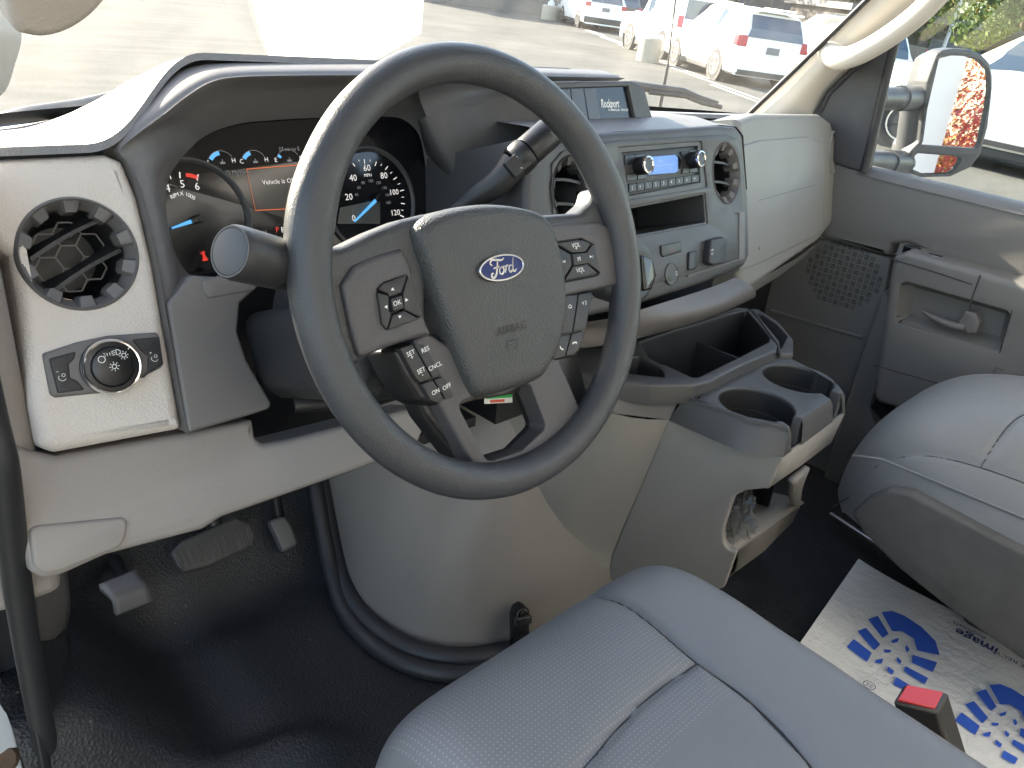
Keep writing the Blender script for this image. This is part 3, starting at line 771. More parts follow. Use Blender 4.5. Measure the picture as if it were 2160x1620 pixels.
# --- dark binnacle: brow, funnel and instrument opening
outer_px = [(396, 915), (370, 780), (350, 670), (330, 560), (298, 420), (272, 350), (252, 318), (290, 278), (335, 245), (395, 198), (445, 170), (505, 160), (620, 157), (750, 156), (900, 156), (1050, 158), (1200, 162), (1310, 166)]
inner_px = [(470, 640), (440, 605), (392, 572), (365, 520), (350, 440), (356, 378), (378, 340), (415, 300), (455, 276), (510, 260), (570, 254), (630, 250), (690, 248), (750, 246), (810, 246), (850, 252), (884, 285), (898, 350)]
O3 = [DP.P(u, v, .0) for u, v in outer_px]
I3 = [KP.P(u, v, .003) for u, v in inner_px]
mid = []
for i, (o, q) in enumerate(zip(O3, I3)):
    m_ = o.lerp(q, .45); m_ = m_ + Vector((0, -.022, 0)) if i < 7 else m_ + Vector((0, .0, .006)); mid.append(m_)
rim1 = [o + (q - o).normalized() * .006 + Vector((0, -.003, 0)) for o, q in zip(O3, I3)]
up = []
for i, o in enumerate(O3):
    if i < 6: up.append(o + Vector((-.004, .03, 0)))
    else: up.append(o + Vector((-.002 if i < 10 else 0, .012, .005)))
up2 = [o + (Vector((-.004, .05, 0)) if i < 6 else Vector((-.004 if i < 10 else 0, .045, .008))) for i, o in enumerate(O3)]
rows = smooth_rows([I3, mid, rim1, O3, up, up2], 4)
rows = [cr(r, 4, False) for r in rows]
binn = fixn(loft('instrument_binnacle', rows, M['bezel'], dash, False, smooth=50))
tag(binn, 'dark taupe hood around the instrument cluster')
# apron below the cluster, left of the steering column
ap = [(352, 640), (400, 580), (470, 585), (515, 560), (560, 590), (505, 640), (500, 700), (520, 760), (572, 850), (568, 862), (540, 872), (396, 914), (372, 770)]
plate('apron', DP, rp(DP.Q(ap, .002), .004), -.03, .004, M['bezel'], dash, .004)
plate('apron_flap', DP, rp(DP.Q([(425, 590), (545, 565), (538, 612), (440, 630), (430, 618)], .005), .004), .0, .006, M['bezel'], dash, .002)
PP = Frame((0, .295, .83), (0, -1, .28))
# dark face between the cluster and the centre stack
A = [KP.P(u, v, .004) for u, v in ((884, 262), (898, 320), (930, 380), (950, 480), (960, 600), (960, 720))]
B = [DP.P(u, v, -.026) for u, v in ((900, 246), (930, 312), (960, 370), (985, 430), (1000, 560), (1000, 720))]
C_ = [DP.P(1060, 205, -.008)] + [DP.P(u, v, -.008) for u, v in ((1070, 300), (1080, 390), (1090, 470), (1100, 580), (1110, 720))]
D_ = [PP.P(1195, 184, -.004), PP.P(1215, 275, -.006)] + [CP.P(u, v, -.01) for u, v in ((1215, 400), (1215, 480), (1215, 580), (1215, 690))]
fixn(loft('inner_face', [cr(r, 4, False) for r in smooth_rows([A, B, C_, D_], 5)], M['stack'], dash, False, smooth=70))
T0 = [DP.P(u, v, -.002) for u, v in ((880, 158), (980, 160), (1080, 163), (1230, 167))]
T2 = [DP.P(900, 246, -.026), DP.P(980, 224, -.014), DP.P(1060, 205, -.008), PP.P(1195, 184, -.004)]
fixn(loft('brow_underside', [cr(r, 4, False) for r in smooth_rows([T0, [a.lerp(b, .55) + Vector((0, .006, 0)) for a, b in zip(T0, T2)], T2], 4)], M['stack'], dash, False, smooth=70))
box('column_cavity', (-.60, .36, .40), (-.15, .40, .635), M['black'], dash)
box('stack_core', (-.18, .22, .40), (.34, .60, .60), M['black'], dash); box('passenger_core', (.30, .33, .42), (.80, .62, .74), M['black'], dash)
box('lower_core', (.24, .34, .22), (.82, .62, .46), M['black'], dash)
box('under_tray', (-.62, .24, .395), (-.2, .30, .41), M['black'], dash)

# --- instrument cluster
cl = plate('instrument_cluster', KP, rp(KP.Q([(330, 600), (330, 380), (380, 320), (460, 262), (560, 240), (860, 240), (925, 300), (925, 560), (700, 560), (480, 620)]), .004), -.03, 0, M['gloss'], dash, .001)
tag(cl, 'lit instrument cluster with rev counter, display and speedometer')
def arc(F, c, r, a0, a1, n=24, sx=1.0): return [(c[0] + r * sx * math.cos(R(a0 + (a1 - a0) * k / n)), c[1] + r * math.sin(R(a0 + (a1 - a0) * k / n))) for k in range(n + 1)]
tcn = KP.q(403, 468); scn = KP.q(795, 415)
scn = KP.q(783, 425)
RT = .064
white, dim, red = [], [], []
h = .0012
for c in (tcn, scn):
    lathe('gauge_ring', KP, c, [(RT + .006, 0), (RT + .006, .004), (RT + .003, .005), (RT, .001)], M['stack'], cl, 64, False, False)
# rev counter: 4 5 6 on the top, needle at idle
def tick(c, a, r0, r1, w, lst): lst.append(ribbon_geo(KP, [(c[0] + r0 * math.cos(R(a)), c[1] + r0 * math.sin(R(a))), (c[0] + r1 * math.cos(R(a)), c[1] + r1 * math.sin(R(a)))], w, h))
for u, v, du, dv in ((378, 370, 1, 11), (417, 375, -2, 14)):
    white.append(ribbon_geo(KP, [KP.q(u, v - 7), KP.q(u + du, v + 6)], .0014, h))
white.append(ribbon_geo(KP, [KP.q(358, 371), KP.q(360, 378)], .0009, h))
red.append(ribbon_geo(KP, [KP.q(391, 369), KP.q(404, 371), KP.q(417, 375)], .0042, h))
for s, u, v in (('4', 353, 398), ('5', 384, 389), ('6', 415, 394)): white.append(text_geo(s, KP, KP.q(u, v), .0115, h))
for i, ch in enumerate('RPM X 1000'):
    t = i / 9; u = 362 + 46 * t; v = 413 - 8 * math.sin(math.pi * t) + 2 * t - 2
    white.append(text_geo(ch, KP, KP.q(u, v + 5), .0064, h, rot=R(22 - 44 * t)))
# speedometer
labs = {0: 0, 20: 1, 40: 2, 60: 3, 80: 4, 100: 5, 120: 6}
c = scn
white.append(text_geo('60', KP, KP.q(773, 355), .0115, h)); white.append(text_geo('80', KP, KP.q(809, 371), .0115, h)); white.append(text_geo('100', KP, KP.q(830, 406), .0105, h)); white.append(text_geo('120', KP, KP.q(833, 449), .0105, h)); white.append(text_geo('40', KP, KP.q(744, 376), .0115, h)); white.append(text_geo('20', KP, KP.q(735, 416), .0115, h)); white.append(text_geo('0', KP, KP.q(745, 461), .0115, .0016)); white.append(text_geo('MPH', KP, KP.q(775, 370), .006, h))
for (u0, v0, u1, v1, w) in ((768, 346, 767, 336, .0012), (790, 350, 793, 341, .0012), (812, 358, 817, 351, .0012), (829, 379, 836, 374, .0012), (843, 403, 851, 401, .0012), (845, 429, 853, 430, .0012), (843, 454, 851, 458, .0014), (779, 341, 780, 337, .0008), (802, 350, 804, 346, .0008), (822, 366, 826, 363, .0008), (838, 389, 843, 387, .0008), (846, 416, 851, 416, .0008), (845, 443, 850, 444, .0008), (757, 341, 755, 337, .0008), (748, 351, 743, 345, .0012)):
    white.append(ribbon_geo(KP, [KP.q(u0, v0), KP.q(u1, v1)], w, h))
for s, u, v in (('40', 751, 411), ('60', 756, 396), ('80', 765, 386), ('100', 781, 382), ('120', 797, 386), ('140', 810, 397), ('160', 817, 411), ('180', 818, 428)): dim.append(text_geo(s, KP, KP.q(u, v), .0055, h))
# small gauges, message and odometer
for (u, v, a, b, blue) in ((468, 336, 'L', 'H', .5), (537, 334, 'C', 'H', .4), (609, 331, 'E', 'F', .12)):
    q = KP.q(u, v + 14); arcp = arc(KP, q, .0165, 150, 35, 14)
    white_arc = ribbon_geo(KP, arcp, .0006, h); dim.append(white_arc)
    n = int(10 * blue) + 2; bl = arc(KP, q, .0140, 148, 148 - 110 * blue, n)
    mk('gauge_bar', *ribbon_geo(KP, bl, .0045, h), M['glow_blue'], cl, 0)
    white.append(text_geo(a, KP, KP.q(u - 28, v + 7), .0072, h)); white.append(text_geo(b, KP, KP.q(u + 24, v + 3), .0072, h))
    q2 = KP.q(u + 1, v + 8); dim.append(ribbon_geo(KP, [(q2[0] - .003, q2[1]), (q2[0] + .003, q2[1])], .0024, h)); dim.append(ribbon_geo(KP, [(q2[0], q2[1]), (q2[0] + .0002, q2[1] + .004)], .001, h))
dim.append(text_geo('37 mi to E', KP, KP.q(609, 315), .0068, h)); dim.append(text_geo('436.3 mi', KP, KP.q(541, 491), .0075, h)); dim.append(text_geo('MyView', KP, KP.q(507, 363), .0068, h)); dim.append(text_geo('☆', KP, KP.q(478, 366), .006, h) if False else ring_geo(KP, KP.q(479, 365), .0026, .0006, h, 5))
white.append(text_geo('Vehicle is ON', KP, KP.q(588, 383), .0078, h)); white.append(text_geo('RND', KP, KP.q(607, 484), .0090, h)); red.append(text_geo('P', KP, KP.q(584, 485), .0090, h))
fp = KP.Q([(519, 357), (690, 343), (700, 436), (538, 444)])
mk('display_frame', *ribbon_geo(KP, fp, .0011, h, True), M['glow_orange'], cl, 0)
q = KP.q(430, 541); red.append(ring_geo(KP, (q[0], q[1] + .0045), .0012, .0012, h, 8)); red.append(poly_geo(KP, [(q[0] - .003, q[1] - .005), (q[0] + .003, q[1] - .005), (q[0] + .001, q[1] + .003), (q[0] - .001, q[1] + .003)], h)); red.append(ribbon_geo(KP, [(q[0] - .004, q[1] + .005), (q[0] + .004, q[1] - .004)], .0008, h))
for lst, mt in ((white, 'glow_white'), (dim, 'glow_dim'), (red, 'glow_red')):
    for g_ in lst: mk('marking', *g_, M[mt], cl, 0)
for c, tip, base in ((tcn, (358, 482), (398, 468)), (None, (742, 468), (786, 424))):
    a = KP.q(*tip); b = KP.q(*base); d = Vector(b) - Vector(a); m_ = Vector((-d.y, d.x)).normalized()
    n1 = plate('needle', KP, [tuple(Vector(a) + m_ * .0009), tuple(Vector(a) - m_ * .0009), tuple(Vector(b) - m_ * .0021), tuple(Vector(b) + m_ * .0021)], .006, .0085, M['glow_blue'], cl, .0004, 1)
    b2 = Vector(b) + d.normalized() * .012
    plate('needle_hub', KP, rp([tuple(Vector(b) + m_ * .0036), tuple(Vector(b) - m_ * .0036), tuple(b2 - m_ * .005), tuple(b2 + m_ * .005)], .002), .0, .010, M['gloss'], n1, .002)
q = KP.Q([(712, 472), (718, 438), (802, 420), (802, 472)], .0008)
plate('reset_panel', KP, q, 0, .0007, plastic('cluster_info_panel', (.10, .10, .09), .25), cl, 0)

# --- centre stack
st_px = [(1110, 290), (1165, 285), (1300, 276), (1520, 262), (1555, 266), (1568, 285), (1580, 420), (1583, 540), (1572, 562), (1480, 600), (1340, 645), (1230, 672), (1110, 690)]
def vhole(F, c, r, sx): return [(c[0] + r * sx * math.cos(2 * math.pi * k / 40), c[1] + r * math.sin(2 * math.pi * k / 40)) for k in range(40)]
SVR = .5 * (Vector(CP.q(1527, 299)) - Vector(CP.q(1533, 432))).length; SVX = .5 * (Vector(CP.q(1501, 366)) - Vector(CP.q(1559, 366))).length / SVR; print('SV', SVR, SVX, VR, KS)
radio_px = [(1312, 322), (1472, 308), (1478, 384), (1328, 413)]
slot_px = [(1290, 448), (1484, 411), (1488, 468), (1290, 505)]
st = plate('centre_stack', CP, rp(CP.Q(st_px), [0, 0, 0, .0, .015, .015, 0, .012, .012, 0, 0, 0, 0]), -.20, 0, M['stack'], dash, .009, 4,
           holes=[ccw(CP.Q([(1312, 322), (1472, 308), (1478, 384), (1328, 413)])), rp(CP.Q(slot_px), .003), vhole(CP, CP.q(1530, 366), SVR * .97, SVX), vhole(CP, CP.q(1208, 408), SVR * .97, SVX)], back=False)
tag(st, 'charcoal centre panel with radio, vents and switches')
# recess line around the panel face
plate('face_panel', CP, rp(CP.Q([(1162, 345), (1185, 318), (1300, 296), (1530, 284), (1552, 292), (1560, 312), (1573, 520), (1562, 545), (1470, 575), (1250, 630), (1170, 650)]), .006), -.01, .0022, M['stack'], st, .0018, 2,
      holes=[rp(CP.Q([(1300, 312), (1478, 298), (1490, 395), (1310, 424)]), .004), rp(CP.Q([(1285, 444), (1486, 407), (1491, 472), (1285, 510)]), .003),
             vhole(CP, CP.q(1530, 366), SVR * .98, SVX),
             vhole(CP, CP.q(1208, 408), SVR * .98, SVX)])
air_vent(CP, CP.q(1530, 366), SVR, st, 'oval vent at the right of the radio', sx=SVX, tilt=R(-8), ring=M['bezel'], honey=False)
air_vent(CP, CP.q(1208, 408), SVR, st, 'oval vent half hidden behind the steering wheel rim', sx=SVX, tilt=R(-8), ring=M['stack'], honey=False)
# slot
sl = CP.Q([(1286, 446), (1486, 409), (1490, 470), (1286, 507)])
loft('storage_slot', [[CP.w(a, b, 0) for a, b in sl], [CP.w(a, b, -.13) for a, b in inset(ccw(sl) if area(sl) > 0 else sl, .0)]], M['black'], st, True, False, True, 0)
# radio
RF = Frame(CP.w(0, 0, -.002), CP.n)
radio = plate('radio', CP, CP.Q([(1311, 321), (1473, 307), (1479, 385), (1327, 414)]), -.06, -.004, M['blackgrain'], dash, .002, 2)
tag(radio, 'car radio with a lit blue display and two silver ringed knobs')
def cq(u0, v0, s=1620 / 500): return (1120 + u0 / s, 160 + v0 / s)     # from the enlarged look at the stack
plate('display', CP, rp(CP.Q([cq(795, 555), cq(985, 540), cq(1005, 560), cq(1005, 650), cq(985, 662), cq(805, 675)], -.003), .001), -.006, -.0028, M['lcd'], radio, .0005, 1)
plate('display_bezel', CP, rp(CP.Q([cq(780, 570), cq(795, 548), cq(1000, 532), cq(1030, 575), cq(1020, 650), cq(990, 668), cq(800, 684), cq(778, 640)], -.003), .001), -.006, -.0034, M['gloss'], radio, .0005, 1)
lt = [ribbon_geo(CP, [CP.q(*cq(815, 618), -.0025), CP.q(*cq(990, 602), -.0025)], .0005, -.0024), text_geo('SYNC', CP, CP.q(*cq(885, 585), -.0025), .0045, -.0024), ring_geo(CP, CP.q(*cq(955, 635), -.0025), .0024, .0006, -.0024, 4)]
mk('display_text', *join_geo(lt), M['lcdtext'], radio, 0)
for u, v in ((752, 618), (1115, 578)):
    c = CP.q(*cq(u - 18, v), -.003)
    lathe('knob', CP, c, [(.0125, -.004), (.0122, .012), (.0115, .0145)], M['black'], radio, 32)
    lathe('knob_ring', CP, c, [(.0122, .0125), (.0120, .0155), (.0100, .0162), (.0086, .0148)], M['chrome'], radio, 32, False, False)
for k in range(9):
    u0 = 667 + k * 53.3; u1 = u0 + 50; y0 = lambda u: 742 - (u - 667) * .145; y1 = lambda u: 797 - (u - 667) * .150
    b = plate('radio_button', CP, CP.Q([cq(u0, y0(u0)), cq(u1, y0(u1)), cq(u1, y1(u1)), cq(u0, y1(u0))], -.003), -.006, -.0015, M['black'], radio, .0007, 1)
    s = ('(', '=', '1', '2', '3', '4', '5', '6', '<')[k]
    text('digit', s, CP, CP.q(*cq((u0 + u1) / 2, (y0((u0 + u1) / 2) + y1((u0 + u1) / 2)) / 2), -.0015), .0065, -.0012, M['white_mark'], b)
for poly in (((640, 545), (708, 538), (708, 600), (640, 608)), ((712, 537), (782, 530), (770, 560), (712, 565)), ((650, 672), (722, 664), (722, 712), (655, 720)), ((727, 663), (790, 680), (790, 705), (727, 711)), ((1022, 518), (1075, 511), (1075, 550), (1035, 560)), ((1079, 510), (1135, 503), (1135, 535), (1079, 540)), ((1040, 625), (1078, 615), (1078, 665), (1030, 670)), ((1082, 630), (1138, 622), (1140, 660), (1082, 664))):
    plate('radio_button', CP, CP.Q([cq(*p) for p in poly], -.003), -.006, -.0022, M['black'], radio, .0006, 1)
# hazard switch, climate knob, power sockets
HZ = [cq(870, 1160), cq(1008, 1134), cq(1018, 1190), cq(1008, 1205), cq(890, 1240), cq(876, 1225)]
hz = plate('hazard_switch', CP, rp(CP.Q(HZ), .002), 0, .005, M['black'], st, .0012)
tq = CP.q(*cq(947, 1190)); mk('triangle', *ribbon_geo(CP, [(tq[0] - .0045, tq[1] - .003), (tq[0] + .0045, tq[1] - .003), (tq[0], tq[1] + .0045)], .0011, .0053, True), flat('hazard_red', (.30, .02, .02), .4), hz, 0)
c = CP.q(*cq(715, 1345))
kn = lathe('climate_knob', CP, c, [(.040, .001), (.040, .004), (.036, .005), (.030, .004)], M['black'], st, 40)
plate('knob_grip', CP, rp([(c[0] - .006, c[1] - .026), (c[0] + .012, c[1] - .026), (c[0] + .026, c[1] - .008), (c[0] + .018, c[1] + .016), (c[0] - .006, c[1] + .026)], .004), .004, .018, M['gloss'], kn, .004)
mk('dial_text', *join_geo([text_geo('FLR', CP, CP.q(*cq(760, 1252)), .0052, .0028), text_geo('COOL', CP, CP.q(*cq(488, 1488)), .0058, .0028), text_geo('OFF', CP, CP.q(*cq(720, 1250)), .005, .0028)]), M['white_mark'], kn, 0)
c = CP.q(*cq(950, 1355))
so = lathe('charging_socket', CP, c, [(.0165, .0018), (.0165, .0035), (.0155, .004), (.0150, .0032)], M['stack'], st, 40)
ub = CP.q(*cq(940, 1385)); plate('usb_port', CP, [(ub[0] - .005, ub[1] - .003), (ub[0] + .005, ub[1] - .003), (ub[0] + .005, ub[1] + .003), (ub[0] - .005, ub[1] + .003)], .003, .0037, M['gloss'], so, 0)
ub = CP.q(*cq(980, 1350)); mk('battery_icon', *join_geo([ribbon_geo(CP, [(ub[0] - .0018, ub[1] - .003), (ub[0] + .0018, ub[1] - .003), (ub[0] + .0018, ub[1] + .003), (ub[0] - .0018, ub[1] + .003)], .0007, .0042, True)]), M['white_mark'], so, 0)
sw = plate('rocker_switch', CP, rp(CP.Q([cq(1062, 1205), cq(1113, 1195), cq(1113, 1310), cq(1095, 1325), cq(1058, 1330)]), .0025), 0, .006, M['black'], st, .002)
cv = plate('socket_cover', CP, rp(CP.Q([cq(1180, 1125), cq(1265, 1102), cq(1290, 1115), cq(1290, 1265), cq(1270, 1285), cq(1195, 1298), cq(1165, 1280)]), .003), .002, .014, M['blackgrain'], st, .003)
tq = CP.q(*cq(1238, 1205), .014); mk('cover_text', *join_geo([text_geo('110V', CP, (tq[0], tq[1] + .003), .0046, .0143), text_geo('AC', CP, (tq[0], tq[1] - .0025), .0046, .0143)]), M['white_mark'], cv, 0)
ub = CP.q(*cq(1303, 1127)); us = plate('usb_port', CP, [(ub[0] - .0055, ub[1] - .004), (ub[0] + .0055, ub[1] - .004), (ub[0] + .0055, ub[1] + .004), (ub[0] - .0055, ub[1] + .004)], .0015, .003, M['chrome'], st, .0005, 1)
plate('usb_opening', CP, [(ub[0] - .004, ub[1] - .0025), (ub[0] + .004, ub[1] - .0025), (ub[0] + .004, ub[1] + .0025), (ub[0] - .004, ub[1] + .0025)], .0025, .0034, M['gloss'], us, 0)
# raised L-shaped edge around the sockets
plate('socket_panel_edge', CP, CP.Q([cq(1380, 938), cq(1449, 926), cq(1449, 1250), cq(1062, 1375), cq(1062, 1362), cq(1410, 1250), cq(1410, 945)]), 0, .0040, M['bezel'], st, .0015, 2)

# --- rear view display pod on the dash top
PP = Frame((0, .295, .83), (0, -1, .28))
pod_px = [(1150, 172), (1335, 170), (1352, 178), (1362, 192), (1382, 268), (1384, 274), (1215, 286)]
pod = plate('display_pod', PP, rp(PP.Q(pod_px), [0, .01, .008, .008, .004, .002, 0]), -.10, 0, M['stack'], dash, .003, 3, holes=[PP.Q([(1166, 186), (1326, 181), (1344, 266), (1190, 275)])], back=False)
tag(pod, 'charcoal pod holding the dark camera screen')
scr = plate('screen', PP, PP.Q([(1166, 186), (1326, 181), (1344, 266), (1190, 275)]), -.03, -.006, flat('screen_black', (.010, .011, .016), .2), pod, 0)
mk('screen_words', *join_geo([text_geo('Rockport', PP, PP.q(1287, 219, -.0055), .0165, -.0055, bold=.0004, sx=.66), text_geo('COMMERCIAL VEHICLES', PP, PP.q(1304, 232, -.0055), .0048, -.0055, bold=.0001, sx=.92, shear=.2)]), M['white_mark'], scr, 0)
for a in (((1232, 187), (1256, 187), (1267, 260), (1244, 262)), ((1204, 188), (1229, 187), (1240, 262), (1214, 264)), ((1178, 189), (1201, 188), (1212, 264), (1190, 266))):
    plate('menu_bar', PP, PP.Q(a, -.0055), -.006, -.0052, flat('screen_grey', (.05, .052, .058), .3), scr, 0)
lathe('screw', PP, PP.q(1338, 263, -.005), [(.003, -.006), (.003, -.004), (.001, -.0038)], M['gloss'], scr, 12)
# collar joining the pod to the stack
J0 = [PP.P(u, v, -.001) for u, v in ((1155, 286), (1250, 281), (1384, 273))]
J1 = [CP.P(u, v, -.004) for u, v in ((1150, 298), (1270, 290), (1425, 277))]
fixn(loft('pod_collar', [J0, [a.lerp(b, .5) + Vector((0, .004, -.003)) for a, b in zip(J0, J1)], J1], M['stack'], dash, False, smooth=60))
# top of the centre stack running forward
ST = [CP.P(u, v, -.006) for u, v in ((1170, 290), (1235, 283), (1300, 277), (1425, 270), (1520, 263), (1553, 267), (1568, 286), (1576, 400))]
fixn(loft('stack_top', [ST, [p + Vector((0, .05, .006 if i < 5 else 0)) for i, p in enumerate(ST)], [p + Vector((.02, .14, .0)) for p in ST]], M['bezel'], dash, False, smooth=40))

# --- passenger side
gb_px = [(1560, 250), (1600, 238), (1735, 240), (1756, 255), (1768, 300), (1766, 440), (1758, 472), (1730, 508), (1600, 600), (1560, 625)]
pas = plate('passenger_panel', GPL, rp(GPL.Q(gb_px), [0, 0, .02, .015, .01, 0, .01, .02, 0, 0]), -.30, 0, M['glove'], dash, .016, 5)
GB = Frame(GPL.w(0, 0, 0), GPL.n)
gd = plate('glove_box_door', GPL, rp(GPL.Q([(1555, 310), (1600, 296), (1700, 288), (1727, 300), (1736, 330), (1729, 480), (1720, 497), (1600, 555), (1555, 572)]), [0, 0, .01, .012, .01, .01, .01, 0, 0]), -.01, .006, M['glove'], dash, .004, 3)
tag(gd, 'plain grey glove box door with a faint seam')
mk('seam', *ribbon_geo(GPL, GPL.Q([(1600, 423), (1722, 389)], .0062), .0012, .0064), M['bezel'], gd, 0)
mk('embossed_lettering', *join_geo([text_geo('E-SERIES', GPL, GPL.q(1690, 480, .006), .022, .0063, rot=R(3), sx=1.2)]), plastic('embossed_grey', (.27, .27, .255), .5), gd, 0)
lathe('button', GPL, GPL.q(1602, 523, .006), [(.004, .004), (.004, .0075), (.003, .008)], M['glove'], gd, 16)
# brow over the glove box
bw = [GPL.P(u, v, 0) for u, v in ((1560, 300), (1640, 288), (1700, 283), (1732, 300), (1740, 340))]
air_vent(GPL, GPL.q(1757, 322, .001), .046, dash, 'narrow vent at the passenger end of the dashboard', sx=.42, tilt=R(0), ring=M['glove'], honey=False)
# lower dash under the glove box
L0 = [GPL.P(u, v, -.01) for u, v in ((1540, 612), (1600, 590), (1680, 545), (1735, 505))]
L1 = [p + Vector((0, .03, -.05)) for p in L0]
L2 = [p + Vector((0, .12, -.14)) for p in L0]
fixn(loft('lower_passenger_trim', [L0, L1, L2], M['glove'], dash, False, smooth=50))
tube('trim_strip', [GPL.P(u, v, -.016) for u, v in ((1545, 588), (1600, 568), (1690, 525))], .005, M['glove'], dash, 8)

# --- padded top reaching to the windscreen
def sm(a, b, x): t = max(0, min(1, (x - a) / (b - a))); return t * t * (3 - 2 * t)
def top_h(x):          # low ends, raised over the instruments and the screen
    return .784 + .078 * sm(-.64, -.49, x) - .068 * sm(.08, .24, x)
def top_y0(x): return .322 + .066 * sm(-.63, -.50, x) - .04 * sm(.30, .60, x)
rows = []; nx = 220
xs = [-.80 + 1.63 * i / nx for i in range(nx + 1)]
def ws_base(x): return .80 - .46 * (x / .85) ** 2 * .75
for t in (0, .012, .05, .2, .45, .7, .9, 1.0):
    row = []
    for x in xs:
        y0 = top_y0(x); y1 = ws_base(x) + .03; hgt = top_h(x)
        y = y0 + (y1 - y0) * t; back = .755
        z = hgt * (1 - t ** 1.4) + (back) * t ** 1.4
        if t == 0: z -= .005
        if t == .012: z += .002
        row.append((x, y, z))
    rows.append(row)
pad = fixn(loft('top_pad', rows, M['pad'], dash, False, smooth=45))
tag(pad, 'dark grained padded top of the dashboard')
# ------------------------------------------------------------------ steering wheel
TW = 0.36802946
WC = Vector((-.42, 0, .72))
WF = Frame(WC, (0, -math.cos(TW), math.sin(TW)))
sw_ = thing('steering_wheel', 'black leather steering wheel with airbag hub and control buttons', 'steering wheel', WC)
RR, RW = .18, .0158
rows = []; n = 144; m = 20
for i in range(n):
    an = 2 * math.pi * i / n; row = []
    deg = math.degrees(an) % 360
    # thumb bulges near ten and two o'clock
    bul = .0022 * (math.exp(-((deg - 22) / 12) ** 2) + math.exp(-((deg - 158) / 12) ** 2))
    for k in range(m):
        t = 2 * math.pi * k / m
        r = RR + (RW + bul) * math.cos(t) * (1 if math.cos(t) > 0 else 1.06); c = (RW * 1.02) * math.sin(t)
        row.append(WF.w(r * math.cos(an), r * math.sin(an), c))
    rows.append(row)
V, Fc = [], []
for r in rows: V += r
Fc = [(i * m + k, ((i + 1) % n) * m + k, ((i + 1) % n) * m + (k + 1) % m, i * m + (k + 1) % m) for i in range(n) for k in range(m)]
fixn(mk('rim', V, Fc, M['wheel'], sw_, 80))
def wq(pts, c=0): return WF.Q(pts, c)
# leather covered spokes running into the rim
ls = wq([(640, 560), (668, 520), (720, 520), (790, 486), (850, 462), (900, 450), (900, 720), (850, 722), (790, 745), (752, 770), (700, 780), (660, 700)], -.006)
plate('spoke', WF, rp(ls, [0, 0, .02, .01, .0, 0, 0, 0, 0, .012, 0, 0]), -.028, -.004, M['wheel'], sw_, .008, 4)
rs = wq([(1100, 458), (1160, 452), (1222, 448), (1248, 425), (1256, 395), (1300, 395), (1335, 520), (1335, 640), (1290, 625), (1276, 612), (1180, 632), (1100, 640)], -.006)
plate('spoke', WF, rp(rs, [0, 0, .012, .012, .012, 0, 0, 0, .01, .01, 0, 0]), -.028, -.004, M['wheel'], sw_, .008, 4)
# lower U-shaped spoke
lo = wq([(868, 720), (900, 700), (1000, 760), (1120, 740), (1165, 640), (1190, 650), (1172, 740), (1228, 872), (1232, 905), (1210, 940), (1160, 985), (1085, 1010), (1035, 1010), (1008, 995), (985, 960), (935, 868), (890, 790)], -.004)
ho = wq([(962, 850), (1000, 838), (1060, 832), (1116, 806), (1150, 896), (1146, 908), (1100, 950), (1036, 973), (1024, 968)], -.004)
plate('lower_spoke', WF, rp(lo, .008), -.024, -.003, M['satin'], sw_, .004, 3, holes=[rp(ho, .008)])
ho2 = inset(ccw(rp(ho, .008)), -.0005)
# dark inner wall under the spoke
plate('lower_spoke_core', WF, rp(wq([(846, 760), (900, 720), (1000, 760), (1120, 740), (1180, 660), (1210, 690), (1250, 860), (1240, 930), (1160, 1010), (1060, 1030), (1000, 1010), (900, 880)], -.02), .01), -.045, -.02, M['black'], sw_, .006, 3, holes=[rp(wq([(950, 862), (1000, 845), (1090, 830), (1116, 808), (1148, 900), (1100, 950), (1030, 972), (1004, 940)], -.02), .006)])
# satin button panels
lp = wq([(720, 600), (748, 560), (792, 541), (848, 524), (866, 560), (884, 640), (910, 706), (868, 716), (820, 732), (757, 757), (738, 690)])
lpan = plate('button_panel', WF, rp(lp, [.006, .006, 0, .002, 0, 0, .002, .01, 0, .006, 0]), -.012, .001, M['satin'], sw_, .004, 3, holes=[rp(wq([(794, 610), (808, 597), (858, 580), (868, 618), (884, 668), (812, 696), (800, 650)]), .0015)])
tag(lpan, 'satin panel with a menu button cross')
plate('recess_floor', WF, wq([(794, 610), (808, 597), (858, 580), (868, 618), (884, 668), (812, 696), (800, 650)]), -.010, -.006, M['black'], lpan, 0)
rpn = wq([(1142, 474), (1200, 468), (1262, 467), (1288, 480), (1300, 510), (1311, 588), (1300, 602), (1180, 628), (1166, 625), (1170, 580)])
rpan = plate('button_panel', WF, rp(rpn, [.002, 0, .008, .008, .006, .006, .004, 0, .002, 0]), -.012, .001, M['satin'], sw_, .004, 3, holes=[rp(wq([(1168, 516), (1174, 511), (1226, 503), (1252, 516), (1264, 576), (1258, 582), (1187, 596), (1180, 580)]), .0015)])
tag(rpan, 'satin panel with the volume button cross')
plate('recess_floor', WF, wq([(1168, 516), (1174, 511), (1226, 503), (1252, 516), (1264, 576), (1258, 582), (1187, 596), (1180, 580)]), -.010, -.006, M['black'], rpan, 0)
def wz(u, v): return (720 + u / 3, 400 + v / 3)
def btn(par, pts, lab, c1=.0035, tx=None, size=.006, rot=0):
    o = plate('button', WF, rp(wq([wz(*p) for p in pts], .002), .0012), -.006, c1, M['blackgrain'], par, .0014, 2)
    return o
marks = []
def wt(s, u, v, size, rot=.0, c=.0038): marks.append(text_geo(s, WF, WF.q(*wz(u, v), c), size, c, rot=rot))
